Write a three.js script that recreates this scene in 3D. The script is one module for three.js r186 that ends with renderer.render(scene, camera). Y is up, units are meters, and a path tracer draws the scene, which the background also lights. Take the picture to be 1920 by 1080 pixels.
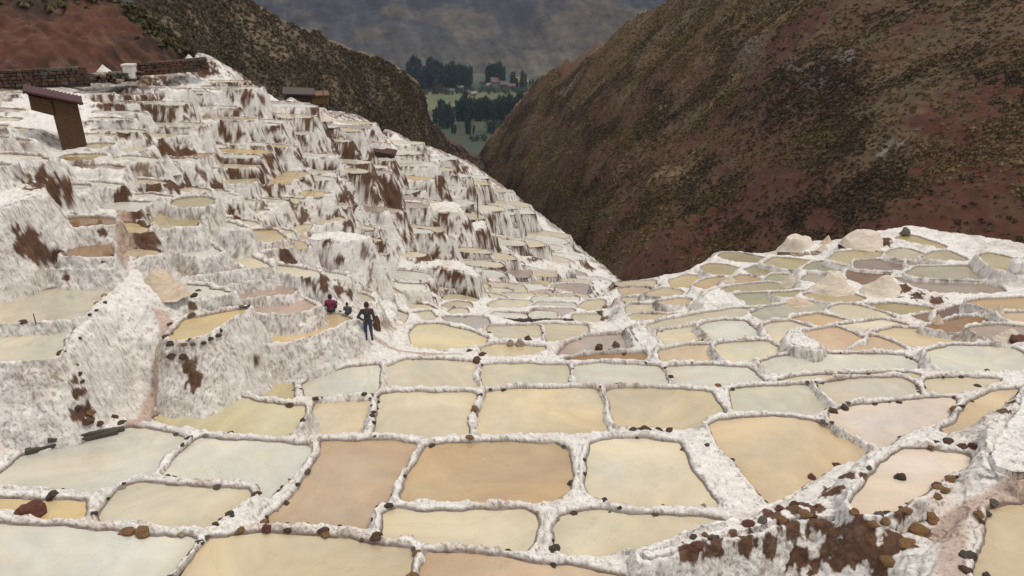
import * as THREE from 'three';
import { ImprovedNoise } from 'three/addons/math/ImprovedNoise.js';
import { mergeGeometries } from 'three/addons/utils/BufferGeometryUtils.js';
import { MarchingCubes } from 'three/addons/objects/MarchingCubes.js';
import { RoundedBoxGeometry } from 'three/addons/geometries/RoundedBoxGeometry.js';

// ------------------------------------------------------------------ camera, sky, sun, exposure
const F = 1400, PITCH = THREE.MathUtils.degToRad(21.4);
const scene = new THREE.Scene();
const camera = new THREE.PerspectiveCamera(2 * Math.atan(540 / F) * 180 / Math.PI, 16 / 9, 0.5, 9000);
camera.position.set(0, 0, 0);
camera.rotation.set(-PITCH, 0, 0);
scene.add(camera);

const clamp = (x, a = 0, b = 1) => Math.min(b, Math.max(a, x));
const lerp = (a, b, t) => a + (b - a) * t;
const sstep = (a, b, x) => { const t = clamp((x - a) / (b - a)); return t * t * (3 - 2 * t); };
const perlin = new ImprovedNoise();
const n3 = (x, y, z) => perlin.noise(x + 31.7, y + 11.3, z + 57.9);
const fbm = (x, y, z, o = 4) => { let s = 0, a = .5; for (let i = 0; i < o; i++) { s += a * n3(x, y, z); x *= 2.03; y *= 2.03; z *= 2.03; a *= .5; } return s; };
function rng(seed) { let a = seed >>> 0; return () => { a = (a + 0x6D2B79F5) | 0; let t = Math.imul(a ^ (a >>> 15), 1 | a); t = (t + Math.imul(t ^ (t >>> 7), 61 | t)) ^ t; return ((t ^ (t >>> 14)) >>> 0) / 4294967296; }; }

{ // overcast sky: an even bright cloud deck, brighter overhead, greyer low down
  const W = 256, H = 128, d = new Float32Array(W * H * 4);
  for (let j = 0; j < H; j++) for (let i = 0; i < W; i++) {
    const el = (j + .5) / H * Math.PI - Math.PI / 2, az = (i / W) * Math.PI * 2;
    const x = Math.cos(el) * Math.cos(az), y = Math.sin(el), z = Math.cos(el) * Math.sin(az);
    let v = 0.54 + 0.5 * Math.max(0, y);
    v *= 1 + 0.35 * fbm(x * 2.2, y * 3.5, z * 2.2, 4);
    if (y < 0) v *= lerp(1, .35, clamp(-y * 4));
    const k = (j * W + i) * 4;
    d[k] = v * 1.01; d[k + 1] = v * 1.0; d[k + 2] = v * .99; d[k + 3] = 1;
  }
  const t = new THREE.DataTexture(d, W, H, THREE.RGBAFormat, THREE.FloatType);
  t.mapping = THREE.EquirectangularReflectionMapping; t.magFilter = t.minFilter = THREE.LinearFilter; t.wrapS = THREE.RepeatWrapping; t.needsUpdate = true;
  scene.background = t; scene.environment = t;
}
const sun = new THREE.DirectionalLight(0xfff2e2, 1.5);
sun.position.set(55, 120, -25); sun.target.position.set(0, -14, -45);
sun.castShadow = true; sun.shadow.radius = 26; sun.shadow.mapSize.set(2048, 2048);
Object.assign(sun.shadow.camera, { left: -140, right: 140, top: 140, bottom: -140, near: 1, far: 500 });
scene.add(sun, sun.target);
scene.fog = new THREE.FogExp2(new THREE.Color(0.46, 0.55, 0.75), 0.00005);
const renderer = new THREE.WebGLRenderer();
renderer.toneMapping = THREE.LinearToneMapping;
renderer.toneMappingExposure = 0.97;
renderer.shadowMap.enabled = true;

// ------------------------------------------------------------------ helpers
const counts = {};
function numbered(n) { const k = counts[n] = (counts[n] ?? -1) + 1; return k ? n + '_' + String(k).padStart(3, '0') : n; }
function tag(o, label, category, group, kind) { const u = o.userData; if (label) u.label = label; if (category) u.category = category; if (group) u.group = group; if (kind) u.kind = kind; return o; }
function thing(name, pos, label, category, group) { const o = new THREE.Group(); o.name = numbered(name); o.position.set(pos[0], pos[1], pos[2]); scene.add(o); return tag(o, label, category, group); }
function part(name, geo, mat, parent) { const m = new THREE.Mesh(geo, mat); m.name = parent === scene ? numbered(name) : name; m.castShadow = m.receiveShadow = true; parent.add(m); return m; }
// a pixel of the 1920 x 1080 view gives a direction; T is the drop per metre of forward distance, S the sideways step
const SP = Math.sin(PITCH), CP = Math.cos(PITCH);
const ray = (px, py) => { const dx = (px - 960) / F, dy = (540 - py) / F, w = CP + dy * SP; return { s: dx / w, t: (SP - dy * CP) / w }; };
const at = (px, py, zd) => { const r = ray(px, py); return new THREE.Vector3(r.s * zd, -r.t * zd, -zd); };
const atLevel = (px, py, h) => at(px, py, -h / ray(px, py).t);
// size in metres of one pixel of the view at a point
const pixel = (p) => (-p.z * CP - p.y * SP) / F;

function solve(A, b) { const n = b.length; for (let i = 0; i < n; i++) { let p = i; for (let r = i + 1; r < n; r++) if (Math.abs(A[r][i]) > Math.abs(A[p][i])) p = r; [A[i], A[p]] = [A[p], A[i]]; [b[i], b[p]] = [b[p], b[i]]; for (let r = i + 1; r < n; r++) { const f = A[r][i] / A[i][i]; if (f) { for (let c = i; c < n; c++) A[r][c] -= f * A[i][c]; b[r] -= f * b[i]; } } } const x = new Array(n); for (let i = n - 1; i >= 0; i--) { let s = b[i]; for (let c = i + 1; c < n; c++) s -= A[i][c] * x[c]; x[i] = s / A[i][i]; } return x; }
function tps(pts, lam) { // pts [u, v, value] -> smooth surface through them
  const n = pts.length, U = (r2) => r2 < 1e-9 ? 0 : .5 * r2 * Math.log(r2);
  const A = [...Array(n + 3)].map(() => new Array(n + 3).fill(0)), b = new Array(n + 3).fill(0);
  for (let i = 0; i < n; i++) { for (let j = 0; j < n; j++) A[i][j] = U((pts[i][0] - pts[j][0]) ** 2 + (pts[i][1] - pts[j][1]) ** 2) + (i === j ? lam : 0); A[i][n] = A[n][i] = 1; A[i][n + 1] = A[n + 1][i] = pts[i][0]; A[i][n + 2] = A[n + 2][i] = pts[i][1]; b[i] = pts[i][2]; }
  const w = solve(A, b);
  return (u, v) => { let s = w[n] + w[n + 1] * u + w[n + 2] * v; for (let i = 0; i < n; i++) { const a = u - pts[i][0], c = v - pts[i][1], r2 = a * a + c * c; if (r2 > 1e-9) s += w[i] * .5 * r2 * Math.log(r2); } return s; };
}
function catmull(pts, per, closed) { const out = [], n = pts.length; const g = (i) => closed ? pts[(i + n) % n] : pts[clamp(i, 0, n - 1)]; for (let i = 0; i < (closed ? n : n - 1); i++) for (let k = 0; k < per; k++) { const t = k / per, a = g(i - 1), b = g(i), c = g(i + 1), d = g(i + 2); out.push(a.map((_, q) => .5 * (2 * b[q] + (c[q] - a[q]) * t + (2 * a[q] - 5 * b[q] + 4 * c[q] - d[q]) * t * t + (3 * b[q] - a[q] - 3 * c[q] + d[q]) * t * t * t))); } if (!closed) out.push(pts[n - 1]); return out; }
function noiseTex(size, fn, srgb) { const d = new Uint8Array(size * size * 4); for (let j = 0; j < size; j++) for (let i = 0; i < size; i++) { const c = fn(i / size, j / size), k = (j * size + i) * 4; for (let q = 0; q < 3; q++) d[k + q] = clamp(Array.isArray(c) ? c[q] : c) * 255; d[k + 3] = 255; } const t = new THREE.DataTexture(d, size, size); t.wrapS = t.wrapT = THREE.RepeatWrapping; t.magFilter = THREE.LinearFilter; t.minFilter = THREE.LinearMipmapLinearFilter; if (srgb) t.colorSpace = THREE.SRGBColorSpace; t.needsUpdate = true; return t; }
// noise that tiles: walk a torus
const tile = (u, v, f, o = 4, s = 0) => { const a = u * 2 * Math.PI, b = v * 2 * Math.PI, R = f / (2 * Math.PI); return fbm(R * Math.cos(a) + s, R * Math.sin(a) + R * Math.cos(b) * 1.001, R * Math.sin(b) + s * 2, o); };

// ------------------------------------------------------------------ materials
const grain = noiseTex(512, (u, v) => .5 + .75 * tile(u, v, 10, 5) + .25 * tile(u, v, 60, 2, 9));
const grainColor = noiseTex(512, (u, v) => { const a = .93 + .16 * tile(u, v, 9, 5, 4) + .13 * tile(u, v, 44, 3, 2); const sp = tile(u, v, 70, 2, 5) > .36 ? .72 : 1; return [a * sp, a * sp * .995, a * sp * .985]; }, true);
const brineColor = noiseTex(1024, (u, v) => { const a = tile(u, v, 3, 5, 1), b = tile(u, v, 12, 5, 6), vein = Math.abs(tile(u, v, 6, 4, 3)); const s = .94 + .13 * a + .08 * b - .05 * (vein < .012 ? 1 - vein / .012 : 0), w = .5 * a + .35 * tile(u, v, 5, 4, 14); return [s, s * (1 - .07 * w), s * (1 - .18 * w)]; }, true);
const brineRough = noiseTex(512, (u, v) => { const r = .07 + .3 * sstep(0, .25, tile(u, v, 4, 5, 8)); return [1, r, 0]; });
const salt = new THREE.MeshStandardMaterial({ name: 'salt_crust', vertexColors: true, roughness: .93, bumpMap: grain, bumpScale: .02, map: grainColor });
const brineMat = new THREE.MeshStandardMaterial({ name: 'brine', vertexColors: true, map: brineColor, roughness: 1, roughnessMap: brineRough, metalness: 0 });
const dryMat = new THREE.MeshStandardMaterial({ name: 'dry_salt', vertexColors: true, map: brineColor, roughness: .9, bumpMap: grain, bumpScale: .03 });
const plain = (r, g, b, rough = .9) => new THREE.MeshStandardMaterial({ color: new THREE.Color().setRGB(r, g, b), roughness: rough });
const soilMat = new THREE.MeshStandardMaterial({ name: 'hill_soil', vertexColors: true, roughness: .97, bumpMap: grain, bumpScale: .12 });

// ------------------------------------------------------------------ the lie of the land under the ponds
// pixel, pixel, forward distance in metres, each a place of the hillside that was judged by eye
const LAND = [
  [150, 1050, 12.6], [560, 1050, 12.8], [1000, 1075, 12.6], [300, 950, 14.9], [640, 900, 16.5], [920, 890, 16.7], [1220, 890, 16.6], [1480, 860, 17.6], [700, 780, 20.8], [1000, 780, 20.8], [1250, 770, 21], [800, 700, 24.8], [1150, 700, 24.8], [1350, 700, 24.8], [1600, 730, 22.6], [1800, 670, 25.5],
  [1880, 850, 15], [1905, 770, 17.2], [1750, 965, 13], [1800, 1040, 11.6], [2050, 900, 13.5], [2050, 1080, 11], [1650, 800, 18.6],
  [960, 645, 28.3], [1000, 600, 35], [1000, 560, 45], [1000, 530, 57], [1080, 505, 72], [900, 600, 34.5], [800, 640, 28.5], [750, 600, 33], [850, 560, 43], [750, 540, 42],
  [1600, 700, 24.4], [1600, 600, 30], [1600, 520, 35.5], [1300, 600, 31.5], [1300, 540, 38], [1200, 560, 40], [1200, 530, 46], [1800, 560, 32], [1920, 600, 28.5], [1180, 640, 30], [1450, 520, 38.5], [1450, 640, 27.5], [1750, 480, 38], [2050, 540, 31], [1480, 470, 43], [1380, 485, 44.5], [1560, 456, 42.3], [1650, 446, 41.2], [1730, 447, 40], [1800, 468, 37.6], [1900, 491, 35],
  [60, 440, 25.5], [30, 350, 26.5], [100, 330, 31], [135, 272, 36.5], [50, 270, 36], [0, 166, 47], [195, 158, 48.5], [330, 142, 54], [400, 108, 59], [450, 200, 52], [300, 250, 42], [220, 200, 43.5], [500, 300, 44], [600, 400, 40], [700, 480, 41.5], [640, 520, 36.5], [645, 575, 28.4], [690, 640, 26.6], [700, 240, 77], [600, 215, 65], [800, 400, 61], [900, 420, 72], [1000, 480, 70], [900, 500, 55], [800, 330, 75], [700, 330, 58], [600, 280, 54], [1040, 440, 86], [940, 360, 96], [860, 300, 98], [740, 250, 88], [630, 212, 74], [540, 190, 66], [470, 150, 63], [400, 420, 33.5], [500, 470, 33], [300, 330, 36], [200, 560, 23.2], [-150, 600, 21], [-150, 330, 27], [-150, 200, 38], [-100, 900, 15.8], [250, 660, 21.6], [230, 720, 20],
  [1400, 1100, 12.9], [1580, 1125, 12.5], [1300, 1080, 13.1],
];
// outer edge of the salt terraces, where the ground falls away: pixel, distance
const EDGE = [[-400, 48], [0, 48.5], [200, 50], [340, 56], [400, 61], [480, 65], [560, 70], [640, 77], [760, 92], [880, 102], [960, 99], [1040, 91], [1100, 82], [1140, 75], [1180, 62], [1240, 51], [1300, 47.5], [1400, 45.5], [1530, 44.3], [1650, 43.6], [1720, 42.6], [1800, 40.2], [1920, 37.2], [2050, 33.5], [2400, 30]];

// ------------------------------------------------------------------ the ponds: label, colour of the brine, water level (or null: the lie of the land), outline
const HUE = { cream: [.68, .605, .44], beige: [.62, .525, .36], tan: [.57, .42, .275], pale: [.675, .65, .555], white: [.74, .72, .65], grey: [.42, .38, .32], mauve: [.40, .315, .265], brown: [.18, .09, .045], orange: [.48, .28, .12], yellow: [.64, .49, .255], olive: [.38, .32, .17], pink: [.68, .60, .53], amber: [.27, .15, .065] };
const PONDS = [];
const P = (label, hue, level, outline, o = {}) => PONDS.push({ label, hue, level, px: outline.trim().split(/\s+/).map((s) => s.split(',').map(Number)), ...o });
P('pale greenish-white pond in the nearest corner at the foot of the picture, bottom left', 'pale', -11.4, '-90,984 0,988 120,992 250,1003 362,1015 345,1045 318,1085 290,1125 -90,1125');
P('wide beige pond at the bottom edge, right of the pale corner pond', 'beige', -11.4, '395,1012 470,1004 560,1004 640,1012 700,1022 765,1032 768,1050 755,1080 740,1120 325,1120 345,1075 370,1035');
P('pinkish tan pond cut off by the bottom edge, below two cream ponds', 'tan', null, '805,1035 900,1042 1000,1058 1100,1072 1160,1085 1180,1120 780,1120 795,1060');
P('tan pond at the foot of the brown and white crumbling wall', 'tan', -12.0, '1245,1072 1330,1067 1420,1070 1480,1080 1500,1120 1230,1120');
P('tan pond in the bottom right corner behind a thick salt rim', 'beige', -10.35, '1858,962 1885,952 1930,945 2000,950 2020,1120 1832,1120 1840,1060 1850,1000');
P('narrow yellowish pond at the left edge with a dark clod in it', 'yellow', -11.65, '-60,936 60,940 157,943 153,968 120,977 60,966 30,953 -60,952');
P('small cream pond enclosed by thick white rims above the pale corner pond', 'cream', -11.65, '225,918 255,909 330,914 400,917 462,921 468,930 440,950 415,972 400,985 330,985 250,977 195,972 190,965 205,945');
P('cream pond directly below the tan middle pond, left of the broad white rim', 'cream', null, '720,965 740,957 800,962 900,961 985,960 1003,968 1003,985 995,1020 988,1032 900,1025 840,1020 760,1010 725,1005 722,985');
P('cream pond right of the broad white rim, ending at the brown crumbling wall', 'cream', null, '1050,975 1070,966 1130,962 1200,968 1290,972 1352,982 1340,995 1280,1010 1200,1025 1130,1038 1060,1040 1046,1030');
P('large pale pond with grey timber lying along its back bank', 'pale', -12.0, '2,893 40,857 100,845 160,832 225,808 240,803 300,812 343,823 335,835 300,870 282,890 255,895 215,910 180,922 120,915 60,912 -60,912 -60,905');
P('pale beige pond between the timber pond and the narrow pinkish tan one', 'pale', -12.0, '375,823 450,827 520,833 580,840 578,855 560,875 530,905 505,930 490,905 470,900 400,898 330,895 305,890 330,860 355,835');
P('pinkish tan slanting pond left of the tan middle pond', 'tan', -11.95, '605,830 700,828 770,833 775,840 755,875 738,915 720,945 705,985 690,992 620,985 560,980 510,985 505,970 530,955 560,925 590,880 600,855');
P('large tan pond in the middle of the foreground, darkest of its row', 'tan', null, '800,840 860,833 960,830 1040,834 1063,848 1065,880 1062,915 1040,935 1000,943 940,943 850,937 760,940 755,930 775,885', { tint: [.98, .98, .9] });
P('pale cream pond right of the tan middle pond with a faint dark stain', 'cream', null, '1110,835 1150,826 1210,826 1270,833 1278,850 1300,890 1320,920 1337,942 1310,950 1240,945 1170,948 1110,925 1100,905 1100,880 1105,855', { tint: [1.08, 1.1, 1.15] });
P('big rounded orange-tinged pond below the dry pinkish salt pan', 'beige', null, '1335,800 1350,790 1420,785 1480,784 1530,795 1580,815 1625,845 1610,857 1560,877 1510,902 1470,932 1440,945 1425,925 1390,880 1360,845 1340,820', { tint: [1.08, 1.02, .98] });
P('greenish beige pond at the foot of the white bank with the footpath', 'beige', -12.5, '290,785 330,762 380,745 430,742 480,755 530,763 566,765 565,780 550,805 530,820 470,818 400,810 340,800', { tint: [1, 1.06, 1] });
P('small beige pond with dark stones along its right rim, in the third row', 'beige', null, '595,757 640,752 690,753 697,770 693,800 690,815 630,820 565,818 570,810 585,785', { tint: [1.08, 1.06, 1.05] });
P('squarish cream pond directly above the pinkish tan slanting pond', 'cream', null, '715,742 760,738 820,737 885,738 888,745 878,780 873,818 800,822 710,820 708,790 712,760');
P('wide beige pond directly above the tan middle pond', 'beige', null, '915,737 960,732 1040,730 1110,731 1127,740 1135,770 1140,795 1125,808 1040,813 900,817 897,800 903,765', { tint: [1.1, 1.1, 1.08] });
P('beige pond with a dark strip of soil on its front rim', 'beige', null, '1140,735 1180,730 1260,731 1330,738 1345,755 1357,775 1335,782 1315,800 1270,805 1200,800 1155,798 1152,770', { tint: [1.05, 1.05, 1.05] });
P('pale pond just above the curved rim of the big rounded pond', 'pale', null, '1370,735 1420,727 1510,724 1530,735 1555,765 1558,780 1500,783 1440,775 1385,770 1378,755', { tint: [1, .98, .92] });
P('pale beige pond behind the dry pinkish salt pan', 'cream', null, '1535,722 1590,714 1690,711 1715,725 1722,745 1690,750 1620,755 1570,758 1550,742', { tint: [1, 1, 1.1] });
P('small tan-cream pond behind the right end of the dry salt pan', 'cream', null, '1742,712 1800,709 1870,712 1850,722 1820,733 1790,740 1750,743 1738,730 1735,718');
P('pond with a brown seep mark at the back, under the yellow ponds', 'beige', -12.95, '415,730 440,712 470,697 520,693 540,705 545,725 545,750 510,752 470,745 440,738', { tint: [1.05, 1.05, .95] });
P('pale grey pond below the long white wall of the standing person', 'pale', -12.95, '570,722 600,705 650,692 706,686 708,700 703,738 650,740 600,745 572,745', { tint: [.95, .95, .95] });
P('cream pond, first right of the long white wall in the second row', 'cream', null, '725,690 760,677 830,676 895,682 896,700 892,727 840,728 780,727 728,722', { tint: [.97, .98, 1] });
P('cream pond in the middle of the second row', 'cream', null, '908,687 980,684 1062,687 1065,700 1062,722 1000,722 910,725', { tint: [.95, .97, .98] });
P('pale pond below the mauve arched pond', 'pale', null, '1075,690 1130,683 1230,688 1245,700 1250,722 1170,722 1080,720');
P('pale pond right of and beside the one below the mauve arch', 'pale', null, '1252,690 1320,686 1400,690 1420,705 1430,720 1370,724 1270,727 1260,712', { tint: [1.05, 1.05, 1.05] });
P('long pale pond stretching below the two tan diamond-shaped ponds', 'pale', null, '1428,680 1460,672 1530,666 1620,665 1690,668 1718,680 1715,692 1650,697 1550,701 1460,703 1440,698', { tint: [1, .98, .95] });
P('very thin cream sliver of a pond under the long pale one', 'cream', null, '1462,714 1520,706 1600,703 1700,700 1722,704 1715,709 1620,713 1520,718 1470,721');
P('pale rounded pond at the right edge beside the dark clod', 'pale', null, '1742,660 1780,651 1860,650 1900,655 1918,665 1930,690 1900,695 1830,697 1765,695 1750,680');
P('narrow orange-tan pond beside the big white mound at the right edge', 'beige', -11.9, '1770,808 1795,793 1815,762 1850,740 1905,731 1900,742 1870,775 1858,795 1850,815 1820,822 1785,818', { tint: [1.1, 1.02, .95] });
P('dry pinkish salt pan without water, streaked white', 'pink', -12.05, '1562,776 1600,764 1690,753 1785,748 1790,762 1760,790 1700,812 1645,838 1600,815 1565,792', { dry: 1, tint: [1.14, 1.14, 1.14] });
P('shallow pinkish pond with a single black stone lying in it', 'pink', -10.55, '1690,850 1720,845 1780,850 1815,858 1810,870 1770,890 1740,910 1700,940 1665,962 1620,965 1600,950 1615,930 1635,900 1650,875 1665,865', { tint: [1.15, 1.1, 1.0] });
// right bank
P('small orange pond at the far left tip of the right bank', 'orange', null, '1252,497 1270,490 1300,491 1308,497 1300,503 1255,503');
P('olive pond near the brown earth bank on the far crest', 'olive', null, '1353,482 1363,475 1393,477 1432,485 1413,491 1380,489');
P('olive-tan pond on the left shoulder of the right bank', 'olive', null, '1318,503 1333,497 1357,498 1385,505 1377,513 1347,517 1327,510', { tint: [1.2, 1.15, 1.1] });
P('yellowish pond under the left flat-topped salt heap', 'olive', null, '1437,495 1457,485 1493,488 1527,492 1497,503 1467,502', { tint: [1.3, 1.25, 1.2] });
P('olive-beige pond in front of the yellowish one under the left heap', 'olive', null, '1402,507 1420,500 1453,503 1492,508 1467,515 1427,517', { tint: [1.1, 1.1, 1.2] });
P('beige pond directly below the grey retaining wall of the right heap', 'beige', null, '1560,488 1573,475 1607,472 1657,475 1633,484 1590,495', { tint: [.85, .85, .75] });
P('grey-green pond left of the two dark brown ponds', 'grey', null, '1512,505 1533,493 1563,492 1592,497 1590,507 1553,508', { tint: [1, 1.05, .85] });
P('brown pond, the upper of two dark ones under the right heap', 'mauve', null, '1607,503 1610,492 1647,489 1697,493 1693,506 1647,506', { tint: [.8, .75, .7] });
P('dark brown pond between two pale salt heaps', 'brown', null, '1592,520 1600,508 1647,510 1667,513 1643,527 1623,533 1597,525', { tint: [1.4, 1.5, 1.5] });
P('small beige pond right of the right flat-topped heap', 'beige', null, '1668,478 1677,470 1697,468 1728,477 1713,485 1687,485');
P('small tan triangular pond under the crest stones', 'beige', null, '1737,485 1753,475 1777,473 1807,487 1773,488', { tint: [.9, .85, .75] });
P('narrow olive pond along the crest right of the stones', 'olive', null, '1688,448 1707,443 1733,450 1767,462 1740,460', { tint: [1.2, 1.1, .9] });
P('long grey-beige pond left of the row of white sacks', 'grey', null, '1703,513 1727,503 1767,502 1830,502 1847,507 1853,518 1843,523 1780,521 1713,518', { tint: [1.15, 1.15, .95] });
P('long grey-mauve pond running up to the white sacks', 'mauve', null, '1687,524 1713,525 1780,528 1857,532 1877,545 1813,550 1747,547 1700,533', { tint: [1.1, 1.1, 1.05] });
P('olive-beige pond at the right edge behind the sacks', 'beige', null, '1840,482 1860,478 1893,485 1945,500 1945,507 1873,507', { tint: [.85, .85, .7] });
P('tiny pinkish sliver of a pond on the dark edged rim', 'mauve', null, '1710,491 1760,494 1757,498 1710,498');
P('small orange-cream pond on the left slope of the right bank', 'yellow', null, '1260,527 1290,518 1313,520 1323,525 1293,537 1265,538');
P('small tan pond in the group of three in a slanting row, first', 'tan', null, '1307,537 1327,525 1353,522 1343,532 1323,540', { tint: [1, .95, .7] });
P('small tan pond in the middle of the slanting row of three', 'tan', null, '1357,528 1390,518 1423,520 1410,532 1377,535', { tint: [.95, .9, .75] });
P('small greenish pond left of the little sharp salt pile', 'grey', null, '1437,527 1453,517 1475,517 1453,528', { tint: [1, 1.05, .8] });
P('small grey pond behind the broad pale salt heap', 'grey', null, '1507,527 1527,512 1557,515 1533,528');
P('long greenish-beige pond above the white hump', 'olive', null, '1338,548 1390,537 1443,532 1480,540 1467,547 1407,550 1357,557', { tint: [1.25, 1.3, 1.5] });
P('grey-green pond right of the white hump', 'grey', null, '1377,555 1413,553 1443,553 1467,562 1430,572 1397,573', { tint: [1.05, 1.1, .85] });
P('thin greenish sliver of a pond right of the grey-green one', 'olive', null, '1453,552 1520,548 1487,557 1467,557', { tint: [1.3, 1.3, 1.3] });
P('beige pond with an arched back rim beside a low sandy pile', 'beige', null, '1513,555 1547,547 1580,548 1613,560 1580,566 1553,565', { tint: [.95, .9, .8] });
P('long grey-beige slanting pond right of the narrow cream one', 'pale', null, '1413,590 1447,578 1513,568 1547,572 1533,583 1493,595 1440,605', { tint: [.82, .8, .72] });
P('long narrow cream pond slanting across the foot of the white hump', 'cream', null, '1222,612 1280,598 1340,587 1380,581 1432,581 1397,594 1330,605 1270,613 1225,618');
P('bright cream kite-shaped pond in the middle of the right bank', 'cream', null, '1560,582 1580,574 1607,575 1640,585 1670,597 1640,599 1607,601 1573,590', { tint: [1.1, 1.08, 1.05] });
P('olive pond under the dark earth ridge', 'olive', null, '1630,575 1680,572 1737,579 1707,588 1673,591', { tint: [1.25, 1.2, 1.1] });
P('small tan pond left of the pale diamond pond', 'yellow', null, '1493,599 1533,592 1587,604 1547,612', { tint: [.95, .9, .95] });
P('cream pond above the grey wedge of salt wall', 'cream', null, '1440,612 1480,605 1520,617 1487,623 1467,643 1447,627');
P('pale white-green pond with pointed right end', 'white', null, '1320,612 1360,604 1393,605 1427,633 1390,638 1350,640', { tint: [.9, .92, .9] });
P('cream pond at the left rim of the right bank above a tan one', 'cream', null, '1238,625 1280,618 1310,615 1343,639 1313,643 1255,648');
P('yellowish pale pond right of the tan one at the rim', 'cream', null, '1348,650 1390,645 1433,643 1467,662 1420,673 1373,677', { tint: [1, 1.02, 1] });
P('tan pond at the left rim of the right bank', 'beige', null, '1245,660 1290,652 1337,650 1367,675 1310,677 1245,675', { tint: [1, .92, .9] });
P('tan diamond-shaped pond beside the grey wedge of salt wall', 'tan', null, '1497,629 1567,617 1608,635 1557,657 1527,645', { tint: [1.12, 1.1, 1.1] });
P('pale pinkish diamond-shaped pond behind the two tan diamonds', 'pale', null, '1580,613 1657,604 1693,611 1640,625 1617,628', { tint: [1, .95, .85] });
P('tan triangular pond, the front one of the diamond group', 'tan', null, '1570,660 1600,644 1640,635 1690,653 1640,660', { tint: [1.1, 1.1, 1.1] });
P('large beige pond pointing right towards the mauve pond', 'beige', null, '1643,630 1683,619 1730,620 1807,643 1763,645 1697,650', { tint: [1.05, 1.02, .95] });
P('brown pond left of a small pale pile', 'amber', null, '1717,597 1760,588 1757,600 1733,603');
P('dark reddish brown pond right of a small pale pile', 'brown', null, '1762,588 1803,578 1833,588 1797,598 1767,600');
P('long tan-brown pond in front of the dark reddish brown one', 'amber', null, '1743,615 1780,604 1847,595 1890,604 1830,611 1780,622', { tint: [1.1, 1.1, 1.2] });
P('mauve pond with a pale pile and a dark clod at the right edge', 'mauve', null, '1827,619 1867,613 1900,614 1960,622 1970,640 1867,642');
P('orange-tan pond at the right edge below the sacks', 'yellow', null, '1820,569 1873,563 1950,563 1950,586 1860,580', { tint: [.95, .85, .8] });
P('small tan pond at the right edge under the orange-tan one', 'tan', null, '1885,592 1950,589 1950,604 1905,602');
// the dip between the two banks
P('yellowish pond with a rounded left end below the wall of pillars', 'cream', null, '773,627 787,612 827,612 873,622 907,637 897,647 840,653 783,650', { tint: [1.02, .98, .85] });
P('grey pond left of the dark stepped rim', 'grey', null, '837,597 873,596 910,598 912,625 873,617 853,608', { tint: [1.15, 1.15, 1.2] });
P('cream pond under the left half of the dark stepped rim', 'cream', null, '923,615 1005,614 1000,633 927,632');
P('cream pond under the right half of the dark stepped rim', 'cream', null, '1017,612 1097,613 1093,627 1057,637 1012,637', { tint: [1, .98, .9] });
P('low cream pond with two standing stones behind it', 'cream', null, '910,657 930,649 973,651 1017,654 993,665 917,665', { tint: [.95, .9, .8] });
P('mauve pond with an arched back rim and two stones in it', 'mauve', null, '1053,670 1070,649 1100,635 1163,631 1172,647 1163,657 1107,663', { tint: [1.15, 1.2, 1.25] });
P('thin brown strip of water under the mauve arched pond', 'orange', null, '1067,675 1140,667 1203,665 1200,674', { tint: [.7, .7, .7] });
P('white pond just above the left half of the dark stepped rim', 'white', null, '930,588 983,591 983,598 923,598');
P('small pale pond above the dark stepped rim with rounded corners', 'pale', null, '995,592 1007,585 1040,588 1038,596');
P('mauve pond above the right half of the dark stepped rim', 'mauve', null, '1002,582 1070,582 1067,591 1042,593', { tint: [1.3, 1.35, 1.4] });
P('pale strip of pond behind the mauve one in the dip', 'pale', null, '1002,574 1017,569 1073,571 1070,578 1003,578');
P('cream pond behind the white one in the dip', 'cream', null, '920,574 940,564 990,566 992,574');
P('cream pond furthest back on the left column of the dip', 'cream', null, '940,558 947,551 997,553 1000,560');
P('white pond furthest back on the right column of the dip', 'white', null, '1005,566 1007,558 1080,559 1077,566');
P('cream pond squeezed right of the dark stepped rim', 'cream', null, '1077,603 1083,592 1123,592 1117,601');
P('yellowish pond below the folded white wall', 'cream', null, '853,542 853,531 908,533 907,542', { tint: [1, .95, .8] });
P('cream pond one step below the folded white wall', 'cream', null, '837,561 840,554 887,555 890,563');
P('tan pond two steps below the folded white wall', 'beige', null, '833,575 847,568 877,569 880,577 853,581');
P('little round cream pond beside the orange-stained wall end', 'cream', null, '842,588 853,580 870,581 873,590');
P('grey pond right of the standing person', 'grey', null, '733,560 773,553 800,555 803,563 773,569', { tint: [1.1, 1.1, 1.1] });
P('cream pond below the grey one right of the standing person', 'cream', null, '737,571 800,574 810,582 773,583');
P('narrow upright cream pond just right of the pillar beside the person', 'cream', null, '733,584 757,592 750,607 737,610');
P('cream pond above the yellowish rounded one', 'cream', null, '773,590 803,586 813,600 790,605');
P('tiny cream pond at the foot of the folded wall', 'cream', null, '740,550 747,546 773,546 767,551');
P('cream pond with a rounded right end behind the seated people', 'cream', null, '647,522 663,521 683,537 677,547 647,546');
P('small cream pond at the left foot of the folded white wall', 'cream', null, '680,532 703,530 720,540 693,543');
P('cream pond behind the one with the rounded right end', 'cream', null, '640,509 700,503 715,508 673,515');
P('small cream pond in the lower steps near the ravine', 'yellow', null, '1003,529 1027,529 1027,536 1003,536');
P('mauve pond below the striped white flank', 'mauve', null, '998,548 1027,545 1033,553 1003,554', { tint: [1.4, 1.4, 1.4] });
P('beige pond left of the brown gash on the right bank', 'beige', null, '1083,580 1103,567 1130,565 1120,578');
P('tan pond near the top of the right bank, left end', 'tan', null, '1163,543 1187,540 1217,543 1207,553 1173,553');
P('cream pond at the very lip of the ravine', 'beige', null, '1157,531 1227,528 1220,535 1173,537');
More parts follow.
